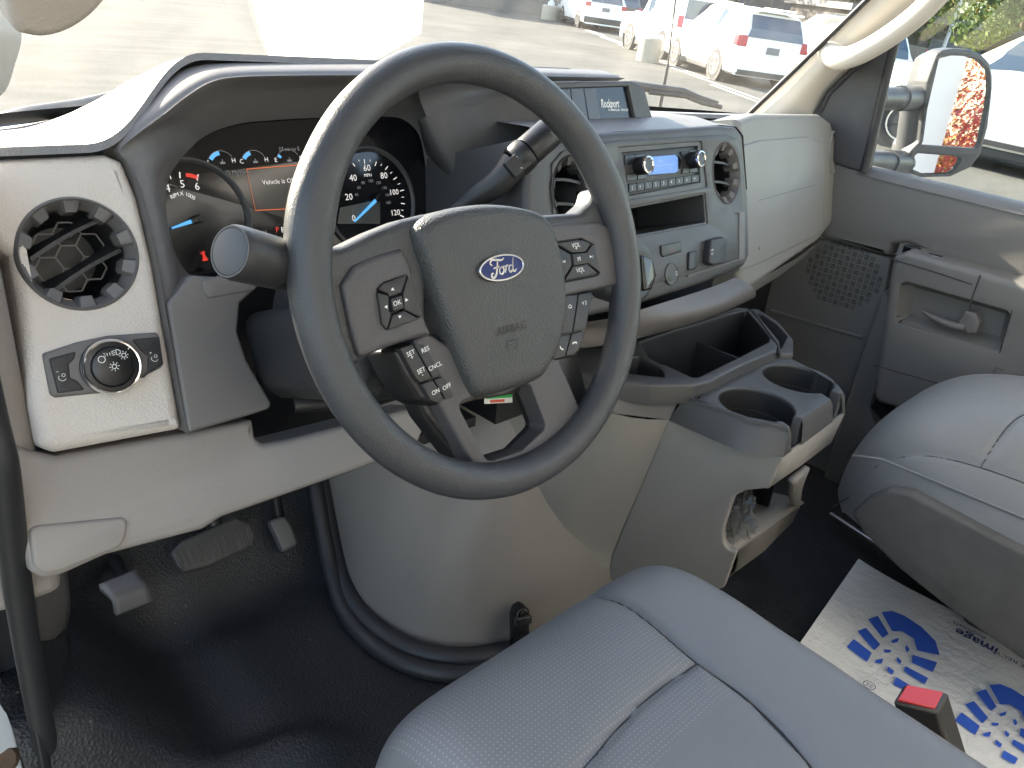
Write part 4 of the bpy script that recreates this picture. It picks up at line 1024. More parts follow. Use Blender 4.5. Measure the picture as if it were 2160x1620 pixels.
# left cross
for p in (((228, 632), (262, 594), (415, 535), (378, 652), (300, 678), (290, 660)), ((222, 648), (284, 668), (297, 690), (300, 770), (312, 790), (284, 890), (252, 850)), ((418, 540), (460, 650), (505, 815), (395, 760), (385, 662)), ((320, 795), (392, 766), (490, 820), (290, 888))): btn(lpan, p, '')
btn(lpan, ((300, 690), (372, 668), (386, 750), (318, 776)), 'OK', .005)
def tri(u, v, du, dv, s=12):
    a = Vector(wz(u, v)); d = Vector((du, dv)).normalized() * s / 3; p = Vector((-d.y, d.x))
    return poly_geo(WF, wq([tuple(a + d), tuple(a - d * .6 + p), tuple(a - d * .6 - p)], .0038), .0038)
marks += [tri(325, 630, 0, -1), tri(370, 804, 0, 1), tri(412, 698, 1, 0), tri(284, 742, -1, 0)]
wt('OK', 354, 718, .0054, .1, .0053)
# right cross
for p in (((1352, 345), (1375, 335), (1515, 318), (1575, 342), (1540, 395), (1455, 402)), ((1345, 352), (1445, 410), (1455, 478), (1395, 575), (1378, 520)), ((1582, 350), (1600, 352), (1630, 525), (1555, 465), (1545, 400)), ((1462, 485), (1550, 470), (1622, 535), (1405, 580))): btn(rpan, p, '')
btn(rpan, ((1450, 408), (1545, 397), (1552, 468), (1460, 485)), 'M', .005)
wt('VOL', 1485, 352, .0062); wt('+', 1488, 372, .0065); wt('VOL', 1513, 509, .0062); wt('-', 1520, 524, .0065); wt('M', 1505, 440, .0060, 0, .0053)
marks += [tri(1412, 455, -1, 0, 9), tri(1578, 424, 1, 0, 9)]
for u in (1402, 1592): marks.append(ribbon_geo(WF, wq([wz(u, 445 if u < 1500 else 414), wz(u, 465 if u < 1500 else 434)], .0038), .0005, .0038))
# speech and phone buttons on the right, cruise buttons on the left
pod = plate('button_pod', WF, rp(wq([wz(1395, 690), wz(1430, 662), wz(1585, 640), wz(1540, 890), wz(1500, 1020), wz(1460, 1058), wz(1345, 1082), wz(1330, 1060), wz(1355, 930)], -.004), .003), -.03, -.001, M['black'], sw_, .003)
tag(pod, 'button pod with voice and phone keys')
for p in (((1402, 690), (1430, 668), (1500, 664), (1462, 905), (1362, 925)), ((1506, 662), (1582, 648), (1542, 880), (1468, 902)), ((1360, 935), (1455, 915), (1418, 1058), (1346, 1075), (1336, 1055)), ((1462, 912), (1538, 890), (1500, 1015), (1455, 1050), (1422, 1056))): btn(pod, p, '', .002)
def mk_(pts, w=.0007, c=.0024): marks.append(ribbon_geo(WF, cr(wq([wz(*p) for p in pts], c), 4, False), w, c))
mk_([(1385, 990), (1388, 1002), (1398, 1010), (1406, 1010)], .0013); mk_([(1464, 978), (1468, 970), (1485, 966), (1490, 974)], .0014)
mk_([(1438, 740), (1448, 728), (1458, 745), (1442, 748), (1438, 738)]); mk_([(1526, 712), (1524, 722)]); mk_([(1534, 708), (1532, 728)]); mk_([(1542, 702), (1550, 712), (1546, 730)])
pod2 = plate('button_pod', WF, rp(wq([wz(300, 1020), wz(380, 980), wz(500, 955), wz(590, 1060), wz(700, 1250), wz(715, 1320), wz(690, 1345), wz(560, 1370), wz(480, 1330), wz(380, 1180)], -.01), .004), -.045, -.004, M['black'], sw_, .006)
tag(pod2, 'button pod with the cruise control keys')
for p in (((372, 1005), (452, 978), (575, 1195), (500, 1222), (470, 1190)), ((458, 976), (530, 985), (640, 1172), (582, 1192)), ((508, 1230), (580, 1205), (655, 1330), (610, 1352), (570, 1335)), ((588, 1202), (645, 1182), (712, 1290), (712, 1318), (662, 1328))): btn(pod2, p, '', .002)
for s, u, v in (('SET', 440, 1036), ('+', 448, 1062), ('RES', 532, 1013), ('SET', 506, 1146), ('-', 514, 1170), ('CNCL', 594, 1118), ('ON', 598, 1280), ('OFF', 668, 1248)): wt(s, u, v, .0054, R(10), .0024)
for g_ in marks: mk('button_mark', *g_, M['white_mark'], sw_, 0)
# airbag cover
pad_px = [(850, 500), (862, 472), (900, 452), (960, 438), (1015, 434), (1075, 440), (1120, 455), (1143, 485), (1160, 545), (1170, 620), (1168, 680), (1150, 745), (1122, 795), (1090, 812), (1020, 834), (990, 838), (972, 828), (940, 760), (905, 665), (880, 590)]
PB = -.013
po = ccw(cr(wq(pad_px, PB), 4, True))
cx = sum(p[0] for p in po) / len(po); cy = sum(p[1] for p in po) / len(po)
V = []; L = len(po); prof = [(1.0, -.045), (1.0, -.010), (.992, -.003), (.97, .003), (.94, .0065), (.90, .0085), (.86, .0092), (.80, .0094), (.7, .0097), (.55, .010), (.38, .0103), (.2, .0105), (.05, .0105)]
for s, c in prof:
    for a, b in po:
        # flattened front face with a raised shoulder on top
        V.append(WF.w(cx + (a - cx) * s, cy + (b - cy) * s + (.002 * (1 - s)), c + .006 * max(0, (b - cy) / .07) * (1 - s) * 0))
Fc = [(k * L + i, k * L + (i + 1) % L, (k + 1) * L + (i + 1) % L, (k + 1) * L + i) for k in range(len(prof) - 1) for i in range(L)]
Fc.append(tuple(range((len(prof) - 1) * L, len(prof) * L)))
ab = mk('airbag_cover', V, Fc, M['airbag'], sw_, 60)
tag(ab, 'grained black airbag cover with oval emblem')
# embossed word and symbol
ec = .0107
tq = WF.q(1080, 693, ec); q2 = WF.q(1081, 725, ec)
mk('embossed_airbag_word', *join_geo([text_geo('AIRBAG', WF, tq, .0105, ec + .0002, sx=1.0), ribbon_geo(WF, [(q2[0] - .006, q2[1] + .005), (q2[0] - .006, q2[1] - .005)], .0010, ec + .0002), ribbon_geo(WF, [(q2[0] - .003, q2[1] + .003), (q2[0] + .007, q2[1] + .003), (q2[0] + .005, q2[1] - .003), (q2[0], q2[1] - .005)], .0010, ec + .0002)]), flat('embossed_black', (.008, .008, .008), .5), ab, 0)
# oval emblem
eq = WF.q(1056, 565, ec); ER = .0262; ES = .42 * 1.0
def ell(r, n=48, k=ES): return [(eq[0] + r * math.cos(2 * math.pi * i / n), eq[1] + r * k * math.sin(2 * math.pi * i / n)) for i in range(n)]
em = plate('emblem', WF, ell(ER * 1.06), ec - .004, ec + .0008, M['black'], ab, .001)
plate('emblem_rim', WF, ell(ER), ec, ec + .0026, M['silver'], em, .0012, 3, holes=[ell(ER * .945, k=ES * .96)])
plate('emblem_field', WF, ell(ER * .95, k=ES * .97), ec, ec + .0019, M['blue_emb'], em, 0)
def E_(pts, w):
    s = ER; P = cr([(eq[0] + x * s, eq[1] + y * s) for x, y in pts], 6, False)
    n = len(P); ww = [w * s * (.45 + .55 * math.sin(math.pi * min(max((i + 1) / (n + 1), .08), .92))) for i in range(n)]
    return ribbon_geo(WF, P, ww, ec + .0023)
letters = [E_([(-.42, .12), (-.50, .20), (-.40, .30), (-.15, .27), (.02, .25), (.14, .30)], .075), E_([(-.16, .26), (-.22, .05), (-.30, -.16), (-.42, -.27), (-.52, -.24), (-.50, -.14), (-.42, -.13)], .085), E_([(-.40, .02), (-.24, .04), (-.12, .06)], .06),
           E_([(-.02, .02), (-.12, -.02), (-.14, -.16), (-.04, -.20), (.05, -.10), (.03, .01), (-.04, .02), (.06, .03), (.14, .02)], .065), E_([(.14, .05), (.15, -.02), (.10, -.18)], .075), E_([(.13, -.06), (.20, .03), (.28, .04)], .07),
           E_([(.44, .02), (.34, .02), (.28, -.10), (.34, -.19), (.44, -.12), (.50, .06), (.55, .28)], .065), E_([(.55, .28), (.48, .0), (.46, -.14), (.54, -.19), (.62, -.12)], .075)]
mk('emblem_script', *join_geo(letters), M['silver'], em, 0)
# green and white tag hanging under the hub
tg = thing('hang_tag', 'small green and white plastic tag below the wheel hub', 'tag', WF.P(1050, 840, -.03))
plate('card', WF, WF.Q([(1021, 818), (1080, 812), (1081, 849), (1022, 852)], -.034), -.0345, -.034, flat('tag_white', (.62, .60, .55), .4), tg, 0)
plate('green_print', WF, WF.Q([(1026, 822), (1079, 815), (1080, 838), (1027, 842)], -.0338), -.0341, -.0336, flat('tag_green', (.03, .36, .09), .4), tg, 0)
plate('red_print', WF, WF.Q([(1034, 844), (1064, 842), (1064, 848), (1034, 850)], -.0338), -.0341, -.0336, flat('tag_red', (.5, .08, .05), .4), tg, 0)

# ------------------------------------------------------------------ steering column, stalk and gear lever
colm = thing('steering_column', 'black plastic steering column behind the wheel', 'steering column', WF.w(0, 0, -.2))
ax = -WF.n
cring = lambda c, r, dy=0: [WF.w(r * math.cos(2 * math.pi * k / 40), r * .95 * math.sin(2 * math.pi * k / 40) + dy, c) for k in range(40)]
loft('shroud', smooth_rows([cring(-.042, .05), cring(-.05, .066, -.004), cring(-.08, .074, -.01), cring(-.18, .078, -.016), cring(-.27, .082, -.02)], 4), M['blackgrain'], colm, True, True, smooth=60)
loft('hub', [cring(-.03, .045), cring(-.05, .048)], M['black'], colm, True, True, smooth=40)
plate('lower_cover', WF, rp([(-.10, -.0), (.085, -.0), (.085, -.07), (.06, -.10), (-.075, -.10), (-.10, -.08)], .02), -.30, -.10, M['blackgrain'], colm, .02, 4)
tube('tilt_lever', [DP.P(620, 850, .02), DP.P(680, 845, .03), DP.P(740, 835, .02)], [.008, .009, .01], M['black'], colm, 10, flat=1.4)
# turn signal stalk (left)
S0 = WF.w(-.045, -.005, -.075)
tip = None
d0 = ray(487, 531).normalized()
TIPD = .60
tip = CAM + d0 * (ray(487, 531).length * .60)
tip = on(487, 531, 'y', .02)
stk = thing('turn_signal_stalk', 'black turn signal stalk with a blunt round cap left of the wheel', 'stalk', S0)
def stalk_at(f): return tip.lerp(S0, f)
dirv = (S0 - tip).normalized(); SL = (S0 - tip).length; SF = Frame(tip, -dirv, (0, 0, 1))
lathe('shaft', SF, (0, 0), [(.010, -SL), (.0135, -SL * .75), (.0165, -.095), (.0185, -.07), (.0185, -.052)], M['blackgrain'], stk, 32, False, False)
lathe('dial', SF, (0, 0), [(.0186, -.0515), (.0188, -.048), (.0188, -.042), (.0186, -.041)], M['black'], stk, 32, False, False)
lathe('grip', SF, (0, 0), [(.0186, -.0405), (.0190, -.036), (.0192, -.004), (.0188, -.001), (.0178, .0012), (.0165, .0012), (.0160, .0004)], M['blackgrain'], stk, 36, False, False)
lathe('cap', SF, (0, 0), [(.0162, -.002), (.0160, .0010), (.012, .0016)], plastic('stalk_cap', (.03, .032, .04), .4, spec=.3), stk, 36)
ik = []
for an, z in ((R(60), -.030), (R(20), -.045), (R(100), -.045)):
    Fk = Frame(SF.w(.0193 * math.cos(an), .0193 * math.sin(an), z), SF.w(math.cos(an), math.sin(an), 0) - SF.w(0, 0, 0), SF.n)
    ik.append(ring_geo(Fk, (0, 0), .0022, .0006, .0003, 10))
mk('stalk_icons', *join_geo(ik), M['white_mark'], stk, 0)
# gear lever (right, rising behind the wheel)
gl = thing('gear_lever', 'black column gear lever with a chrome collar rising behind the wheel', 'gear lever')
GLF = DP
g0 = DP.P(978, 432, .05); g1 = DP.P(1050, 385, .085); g2 = DP.P(1085, 345, .10); g3 = DP.P(1110, 322, .108); g4 = DP.P(1186, 256, .125)
gl.location = g0; bpy.context.view_layer.update()
tube('shaft', cr([g0 + (g0 - g1) * .6, g0, g0.lerp(g1, .35), g1, g2], 6, False), [.007 + .0115 * min(1, (i / 24) ** .8) for i in range(25)], M['blackgrain'], gl, 24)
tube('collar', [g2, g2.lerp(g3, .15), g2.lerp(g3, .85), g3], [.0185, .0205, .0205, .0195], M['black'], gl, 28)
tube('grip', [g3, g3.lerp(g4, .04), g3.lerp(g4, .9), g4], [.0185, .0190, .0190, .012], M['black'], gl, 28)
dg = (g4 - g3).normalized(); vw = (CAM - g3).normalized(); vw = (vw - dg * vw.dot(dg)).normalized()
GF = Frame(g2 + vw * .0205, vw, dg)
bt = plate('tow_button', Frame(g2.lerp(g1, .15) + vw * .0185, vw, dg), rp([(-.015, -.013), (.013, -.013), (.013, .009), (-.015, .009)], .002), -.004, .0025, M['blackgrain'], gl, .0015)
FB = Frame(g2.lerp(g1, .15) + vw * .0185, vw, dg); ang = -math.atan2(FB.a.z, FB.a.x) if False else 0
ga = R(-38)
mk('button_marks', *join_geo([text_geo('+', FB, (.004, .003), .010, .0028, rot=ga), text_geo('-', FB, (-.001, -.008), .010, .0028, rot=ga)]), M['white_mark'], gl, 0)
F3 = Frame(g3.lerp(g4, .35) + vw * .0191, vw, dg)
mk('grip_text', *text_geo('TOW/', F3, (.018, -.004), .007, .0004, rot=0), M['grey_mark'], gl, 0)
# ------------------------------------------------------------------ cab floor and shell
M['seamdark'] = flat('seam_dark', (.03, .03, .032), .7)
# floor with the toe board rising ahead and the wheel-arch hump at the left
def hmp(x, y):
    def sm(a, b, t): t = max(0, min(1, (t - a) / (b - a))); return t * t * (3 - 2 * t)
    z = 0
    z += max(0, y - .50) * .95 * sm(.48, .60, y)
    z += .16 * sm(-.56, -.74, x) * sm(.22, .34, y)
    z += .020 * sm(-.50, -.62, x) * sm(-.05, -.0, y) * (1 - sm(.02, .10, y))
    z += .028 * math.exp(-((y - .235 + .35 * (x + .58)) / .028) ** 2) * sm(-.42, -.52, x)
    z += .01 * math.exp(-((x + .50) / .05) ** 2) * sm(.05, .3, y)
    return z
xs = [-.80 + 1.66 * i / 96 for i in range(97)]; ys = [-1.0 + 1.95 * j / 110 for j in range(111)]
V = [(x, y, hmp(x, y)) for y in ys for x in xs]; nx = len(xs)
Fc = [(j * nx + i, j * nx + i + 1, (j + 1) * nx + i + 1, (j + 1) * nx + i) for j in range(len(ys) - 1) for i in range(nx - 1)]
def floormat():
    m = plastic('black_rubber_floor_mat', (.014, .0145, .0155), .5, 260, .75, 'leather', .3)
    n = m.node_tree; b = n.nodes['Principled BSDF']
    # crumbs and dust specks
    tc = N(n, 'ShaderNodeTexCoord'); vo = N(n, 'ShaderNodeTexVoronoi', Scale=38.0); n.links.new(tc.outputs['Object'], vo.inputs[0])
    nz = N(n, 'ShaderNodeTexNoise', Scale=90.0); n.links.new(tc.outputs['Object'], nz.inputs[0])
    ad = N(n, 'ShaderNodeMath', operation='MULTIPLY_ADD'); ad.inputs[1].default_value = .08; n.links.new(nz.outputs['Fac'], ad.inputs[0]); n.links.new(vo.outputs['Distance'], ad.inputs[2])
    lt = N(n, 'ShaderNodeMath', operation='LESS_THAN'); lt.inputs[1].default_value = .095; n.links.new(ad.outputs[0], lt.inputs[0])
    old = b.inputs['Base Color'].links[0].from_socket
    mx = N(n, 'ShaderNodeMix', data_type='RGBA'); n.links.new(lt.outputs[0], mx.inputs[0]); n.links.new(old, mx.inputs[6]); mx.inputs[7].default_value = (.16, .14, .11, 1)
    n.links.new(mx.outputs[2], b.inputs['Base Color']); return m
M['floormat'] = floormat()
tag(mk('floor', V, Fc, M['floormat'], None, 60), 'black rubber cab floor with scattered specks', 'floor', kind='structure')
tag(box('floor_pan', (-.86, -1.0, -.14), (.90, .95, -.06), M['trimblack']), kind='structure')
# firewall above the toe board
fw = mk('firewall', [(-.80, .93, .30), (.86, .93, .30), (.86, .88, .735), (-.80, .88, .735)], [(0, 1, 2, 3)], M['black'], None, 0); tag(fw, kind='structure')

# door opening on the driver's side: sill trim, seal and outer body
os_ = thing('driver_door_opening', 'black door seal and dark sill trim at the left edge', 'door frame', (-.80, .2, 0))
pth = [on(u, v, 'x', -.775) for u, v in ((-130, 330), (-95, 520), (-60, 700), (-20, 880), (8, 1000), (30, 1180), (60, 1380), (110, 1640), (150, 1800))]
tube('door_seal', cr(pth, 5, False), .0125, M['seal'], os_, 14)
def strip(name, rows_, mat): return fixn(loft(name, [cr(r, 4, False) for r in smooth_rows(rows_, 3)], mat, os_, False, smooth=60, thick=.004))
# trim at the foot of the door opening: the kick panel faces the seat, the sill runs back below it
strip('kick_panel', [[on(u, v, 'y', y) for u, v, y in r] for r in (((-20, 1060, .30), (20, 1180, .30), (38, 1260, .30), (62, 1352, .30)), ((60, 1090, .36), (90, 1200, .36), (98, 1270, .36), (100, 1350, .36)), ((125, 1120, .42), (136, 1215, .42), (141, 1290, .42), (128, 1336, .42)))], M['bezel'])
strip('sill_trim', [[on(u, v, 'y', y) for u, v, y in r] for r in (((20, 1300, .33), (40, 1420, .31), (70, 1540, .29), (100, 1700, .27)), ((100, 1345, .37), (112, 1430, .35), (128, 1530, .33), (150, 1700, .30)), ((136, 1325, .42), (152, 1420, .40), (178, 1510, .38), (235, 1700, .33)))], M['blackgrain'])
HRF = Frame((0, .352, 0), (-.35, -.94, .1))
hr = plate('hood_release', HRF, rp(HRF.Q([(80, 1350), (108, 1338), (136, 1372), (146, 1408), (104, 1425), (92, 1410)]), .004), -.01, .006, M['gloss'], os_, .002)
for p in (((104, 1360), (100, 1378), (97, 1380)), ((104, 1388), (102, 1402)), ((107, 1384), (105, 1398))): mk('hood_icon', *ribbon_geo(HRF, HRF.Q(p, .0066), .0016, .0066), M['white_mark'], hr, 0)
HF = Frame((-.80, .40, .2), (0, -1, 0))
plate('hinge_pillar', HF, HF.Q([(-300, 900), (-30, 1150), (-12, 1380), (54, 1640), (100, 1850), (-300, 1850)]), -.02, 0, M['paint_van'], os_, .003)
JF = Frame((-.80, .415, .2), (0, -1, 0))
plate('jamb_trim', JF, JF.Q([(-300, 860), (70, 960), (112, 1250), (132, 1450), (185, 1720), (60, 1720), (48, 1640), (-16, 1380), (-60, 1150)]), -.02, 0, M['seal'], os_, .003)
bl = on(6, 1604, 'y', .397); FBL = Frame(bl, (CAM - bl), (1, 0, 0))
lathe('bolt', FBL, (0, 0), [(.018, -.01), (.018, .002), (.014, .006), (.007, .004)], plastic('rusty_bolt', (.16, .09, .05), .7, 0, var=.3), os_, 16)
# left windscreen pillar trim and the sun visor
PF = Frame((-.74, .40, .95), (.75, -.66, 0), (.66, .75, 0))
lpl = thing('windscreen_pillar', 'beige trim of the left windscreen pillar', 'pillar', (-.74, .42, .80))
pl = [on(u, v, 'y', .30) for u, v in ((-40, 210), (2, 186), (22, 130), (36, 74), (22, 30), (10, -40))]
pl += [pl[-1].lerp(Vector((-.67, .16, 1.46)), f) for f in (.25, .6, 1.0)]
pl2 = [p + Vector((-.10, -.02, 0)) for p in pl]; pl3 = [p + Vector((-.05, -.04, 0)) for p in pl]
fixn(loft('pillar_trim', [cr(pl, 4, False), cr(pl3, 4, False), cr(pl2, 4, False)], M['pillar'], lpl, False, smooth=60, thick=.004))
vis = thing('sun_visor', 'taupe sun visor folded up at the top left corner', 'sun visor', (-.60, .10, 1.0))
VF = Frame(on(120, 40, 'y', .12), (.12, -.85, -.5), (1, .12, 0))
plate('visor_panel', VF, cr(VF.Q([(0, -160), (260, -160), (250, -30), (222, 12), (188, 46), (145, 72), (98, 85), (60, 81), (37, 70), (20, 20)]), 4), -.018, 0, M['visor'], vis, .007, 4)

# windscreen glass, right pillar with grab handle
def glass_mat(name, tint=(.97, .985, .975), dust=.02, refl=.03):
    m, n, b = newmat(name); n.nodes.remove(b); out = n.nodes['Material Output']
    tr = N(n, 'ShaderNodeBsdfTransparent'); tr.inputs[0].default_value = (*tint, 1)
    gl = N(n, 'ShaderNodeBsdfGlossy'); gl.inputs['Roughness'].default_value = .0
    lw = N(n, 'ShaderNodeLayerWeight'); lw.inputs[0].default_value = .5
    pw = N(n, 'ShaderNodeMath', operation='POWER'); pw.inputs[1].default_value = 5; n.links.new(lw.outputs['Facing'], pw.inputs[0])
    fr = N(n, 'ShaderNodeMath', operation='MULTIPLY_ADD'); fr.inputs[1].default_value = .6; fr.inputs[2].default_value = refl; n.links.new(pw.outputs[0], fr.inputs[0])
    ms = N(n, 'ShaderNodeMixShader'); n.links.new(fr.outputs[0], ms.inputs[0]); n.links.new(tr.outputs[0], ms.inputs[1]); n.links.new(gl.outputs[0], ms.inputs[2])
    last = ms
    if dust:
        df = N(n, 'ShaderNodeBsdfTranslucent'); df.inputs[0].default_value = (.8, .78, .72, 1)
        tc = N(n, 'ShaderNodeTexCoord'); vo = N(n, 'ShaderNodeTexVoronoi', Scale=120.0); n.links.new(tc.outputs['Object'], vo.inputs[0])
        lt = N(n, 'ShaderNodeMath', operation='LESS_THAN'); lt.inputs[1].default_value = .09; n.links.new(vo.outputs['Distance'], lt.inputs[0])
        nz = N(n, 'ShaderNodeTexNoise', Scale=14.0, Detail=4.0); n.links.new(tc.outputs['Object'], nz.inputs[0])
        mr = N(n, 'ShaderNodeMapRange'); mr.inputs[1].default_value = .35; mr.inputs[2].default_value = .75; mr.inputs[3].default_value = dust * .5; mr.inputs[4].default_value = dust * 1.6; n.links.new(nz.outputs['Fac'], mr.inputs[0])
        ma = N(n, 'ShaderNodeMath', operation='MULTIPLY_ADD'); ma.inputs[1].default_value = .10; n.links.new(lt.outputs[0], ma.inputs[0]); n.links.new(mr.outputs[0], ma.inputs[2])
        m2 = N(n, 'ShaderNodeMixShader'); n.links.new(ma.outputs[0], m2.inputs[0]); n.links.new(ms.outputs[0], m2.inputs[1]); n.links.new(df.outputs[0], m2.inputs[2]); last = m2
    n.links.new(last.outputs[0], out.inputs[0]); return m
M['windscreen'] = glass_mat('dusty_windscreen_glass', dust=.02)
M['sideglass'] = glass_mat('clear_side_glass', (.96, .98, .97), 0)
def ws_pt(x, t):     # windscreen surface: x across, t from cowl to header
    yb = ws_base(x) - .005; zb = .765
    k = 1 - .10 * t
    return Vector((x * k, yb - .66 * t * (1 - .05 * t), zb + .725 * t))
wsx = [-.83 + 1.66 * i / 40 for i in range(41)]
ws = thing('windscreen', 'dusty glass windscreen above the dashboard', 'windscreen', (0, .8, .79))
fixn(loft('glass', [[ws_pt(x, t / 10) for x in wsx] for t in range(11)], M['windscreen'], ws, False, smooth=80))
for s in (-1, 1):
    xs2 = [.83 * s, .795 * s]
    e = [[ws_pt(x, t / 10) + Vector((0, -.004, -.002)) for t in range(11)] for x in (.835 * s, .808 * s)]
    fixn(loft('black_border', e, M['seal'], ws, False, smooth=60))
fixn(loft('black_border', [[ws_pt(x, t) + Vector((0, -.004, -.001)) for x in wsx] for t in (0, .02)], M['seal'], ws, False, smooth=60))

rpl = thing('windscreen_pillar', 'cream trim of the right windscreen pillar', 'pillar', (.82, .42, .80))
ge = [ws_pt(.80, t) + Vector((-.006, -.012, 0)) for t in (0, .1, .25, .4, .6, .8, 1.0)]
de = [on(u, v, 'x', .862) for u, v in ((1724, 246), (1738, 205), (1780, 158), (1850, 110), (1935, 45), (2010, -15), (2100, -90))]
mdl = [a.lerp(b, .5) + Vector((-.03, -.012, .0)) for a, b in zip(ge, de)]
fixn(loft('pillar_trim', [cr(r, 5, False) for r in smooth_rows([ge, mdl, de, [p + Vector((.03, .01, 0)) for p in de]], 5)], M['pillar'], rpl, False, smooth=70))
tube('glass_seal', [Vector(p) + Vector((-.008, .004, 0)) for p in cr(ge, 5, False)], .0055, M['seal'], rpl, 8)
gh = thing('grab_handle', 'cream grab handle on the right windscreen pillar', 'grab handle', on(1770, 100, 'x', .79))
hp = [on(u, v, 'x', x) for u, v, x in ((1752, 72, .83), (1748, 100, .80), (1768, 122, .775), (1800, 118, .765), (1850, 93, .765), (1910, 52, .765), (1960, 8, .765), (2010, -50, .765), (2050, -95, .79), (2045, -130, .83))]
hpp = cr(hp, 6, False); nn = len(hpp)
tube('handle_bar', hpp, [.028 - .007 * min(1, i / 16) for i in range(nn)], M['pillar'], gh, 20)
plate('mount', Frame(on(1755, 78, 'x', .825), (-.8, -.6, .1), (.6, -.8, 0)), rp([(-.035, -.035), (.03, -.035), (.03, .04), (-.035, .04)], .015), -.05, .01, M['pillar'], gh, .012, 4)

# the driver's door stands open beside the photographer
odr = thing('driver_door', 'open driver door swung out beside the left windscreen pillar', 'door', (-.87, .34, 0))
dd = Vector((-.92, -.39, 0)); dn_ = Vector((-.39, .92, 0)); h0 = Vector((-.90, .36, 0))
def dquad(z0, z1, l0, l1, t0, t1): 
    V = [h0 + dd * l + dn_ * t + Vector((0, 0, z)) for z in (z0, z1) for l, t in ((l0, t0), (l1, t0), (l1, t1), (l0, t1))]
    return V, [(0, 3, 2, 1), (4, 5, 6, 7), (0, 1, 5, 4), (1, 2, 6, 5), (2, 3, 7, 6), (3, 0, 4, 7)]
mk('door_skin', *dquad(-.2, .70, 0, 1.1, .03, .06), M['paint_van'], odr, 0); mk('inner_panel', *dquad(-.15, .70, .02, 1.08, -.04, .028), M['door'], odr, 0)
mk('window_frame', *dquad(.70, 1.42, 1.03, 1.1, 0, .05), M['paint_van'], odr, 0); mk('window_frame', *dquad(1.36, 1.42, .35, 1.03, 0, .05), M['paint_van'], odr, 0)
# roof, rear wall and sides that shade the cab
roof = thing('roof', 'beige cloth headliner of the cab', 'roof', (0, -.3, 1.5)); 
mk('headliner', *box_geo((-.80, -.95, 1.46), (.80, .17, 1.50)), M['headliner'], roof, 0)
mk('roof_skin', *box_geo((-.86, -.98, 1.51), (.86, .17, 1.56)), M['paint_van'], roof, 0)
rw = thing('bulkhead', 'light grey frame of the walk-through behind the seats', 'wall', (0, -1.0, .0))
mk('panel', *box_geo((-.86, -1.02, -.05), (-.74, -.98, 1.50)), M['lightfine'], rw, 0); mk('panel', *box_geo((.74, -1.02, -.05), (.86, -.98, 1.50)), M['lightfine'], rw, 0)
# white cargo box behind the cab, seen in the mirror
M['fill_roof'], n, b = newmat('translucent_fill_roof'); b.inputs['Base Color'].default_value = (.8, .8, .78, 1)  # unseen box roof, made translucent to add fill light in the cab
tr = N(n, 'ShaderNodeBsdfTranslucent'); tr.inputs[0].default_value = (.92, .92, .90, 1); ms = N(n, 'ShaderNodeMixShader'); ms.inputs[0].default_value = .75
n.links.new(b.outputs[0], ms.inputs[1]); n.links.new(tr.outputs[0], ms.inputs[2]); n.links.new(ms.outputs[0], n.nodes['Material Output'].inputs[0])
bx = thing('cargo_box', 'white walls of the cargo body behind the cab', 'truck body', (0, -3, .0))
mk('side_wall', *box_geo((1.00, -5.2, .0), (1.04, -1.15, 2.1)), M['paint_van'], bx, 0); mk('side_wall', *box_geo((-1.04, -5.2, .0), (-1.00, -1.15, 2.1)), M['paint_van'], bx, 0)
mk('front_wall', *box_geo((-1.0, -1.19, 1.5), (1.0, -1.15, 2.1)), M['paint_van'], bx, 0); mk('box_roof', *box_geo((-1.04, -5.2, 2.11), (1.04, -1.15, 2.13)), M['fill_roof'], bx, 0)
mk('rear_wall', *box_geo((-1.0, -5.24, .0), (1.0, -5.2, 2.1)), M['paint_van'], bx, 0)
mk('box_floor', *box_geo((-1.0, -5.2, -.02), (1.0, -1.05, .0)), plastic('plywood_floor', (.42, .34, .24), .7, 0, var=.15), bx, 0)

# wiper and antenna outside
wp = thing('wiper', 'black wiper resting at the foot of the windscreen', 'wiper', (.4, .75, .80))
wa = [ws_pt(x, t) + Vector((0, .022, .018)) for x, t in ((.14, .045), (.3, .040), (.47, .03), (.62, .012), (.70, .004))]
wa = [on(u, v, 'y', y) for u, v, y in ((1330, 178, .82), (1362, 184, .80), (1440, 193, .76), (1475, 207, .72), (1515, 216, .69))]
tube('wiper_arm', wa, [.010, .011, .010, .008, .003], M['trimblack'], wp, 8)
tube('wiper_blade', [p + Vector((0, -.012, -.010)) for p in wa[1:]], .006, M['seal'], wp, 8)
wp2 = thing('wiper', 'black wiper at the lower left of the windscreen', 'wiper', (-.5, .8, .80))
wl = [on(u, v, 'y', y) for u, v, y in ((-60, 300, .62), (0, 273, .66), (60, 250, .70), (170, 226, .78), (250, 204, .83), (330, 184, .88))]
tube('wiper_arm', wl, [.02, .018, .016, .012, .010, .006], M['trimblack'], wp2, 8)
an = thing('antenna', 'thin black antenna rod outside the windscreen', 'antenna', on(1392, 225, 'y', 1.0))
a0, a1, a2 = on(1392, 225, 'y', 1.0), on(1409, 135, 'y', 1.0), on(1432, -60, 'y', 1.0)
tube('mast', [a0, a1], [.0065, .0050], M['trimblack'], an, 10); tube('whip', [a1, a2], [.0028, .0022], M['trimblack'], an, 8)
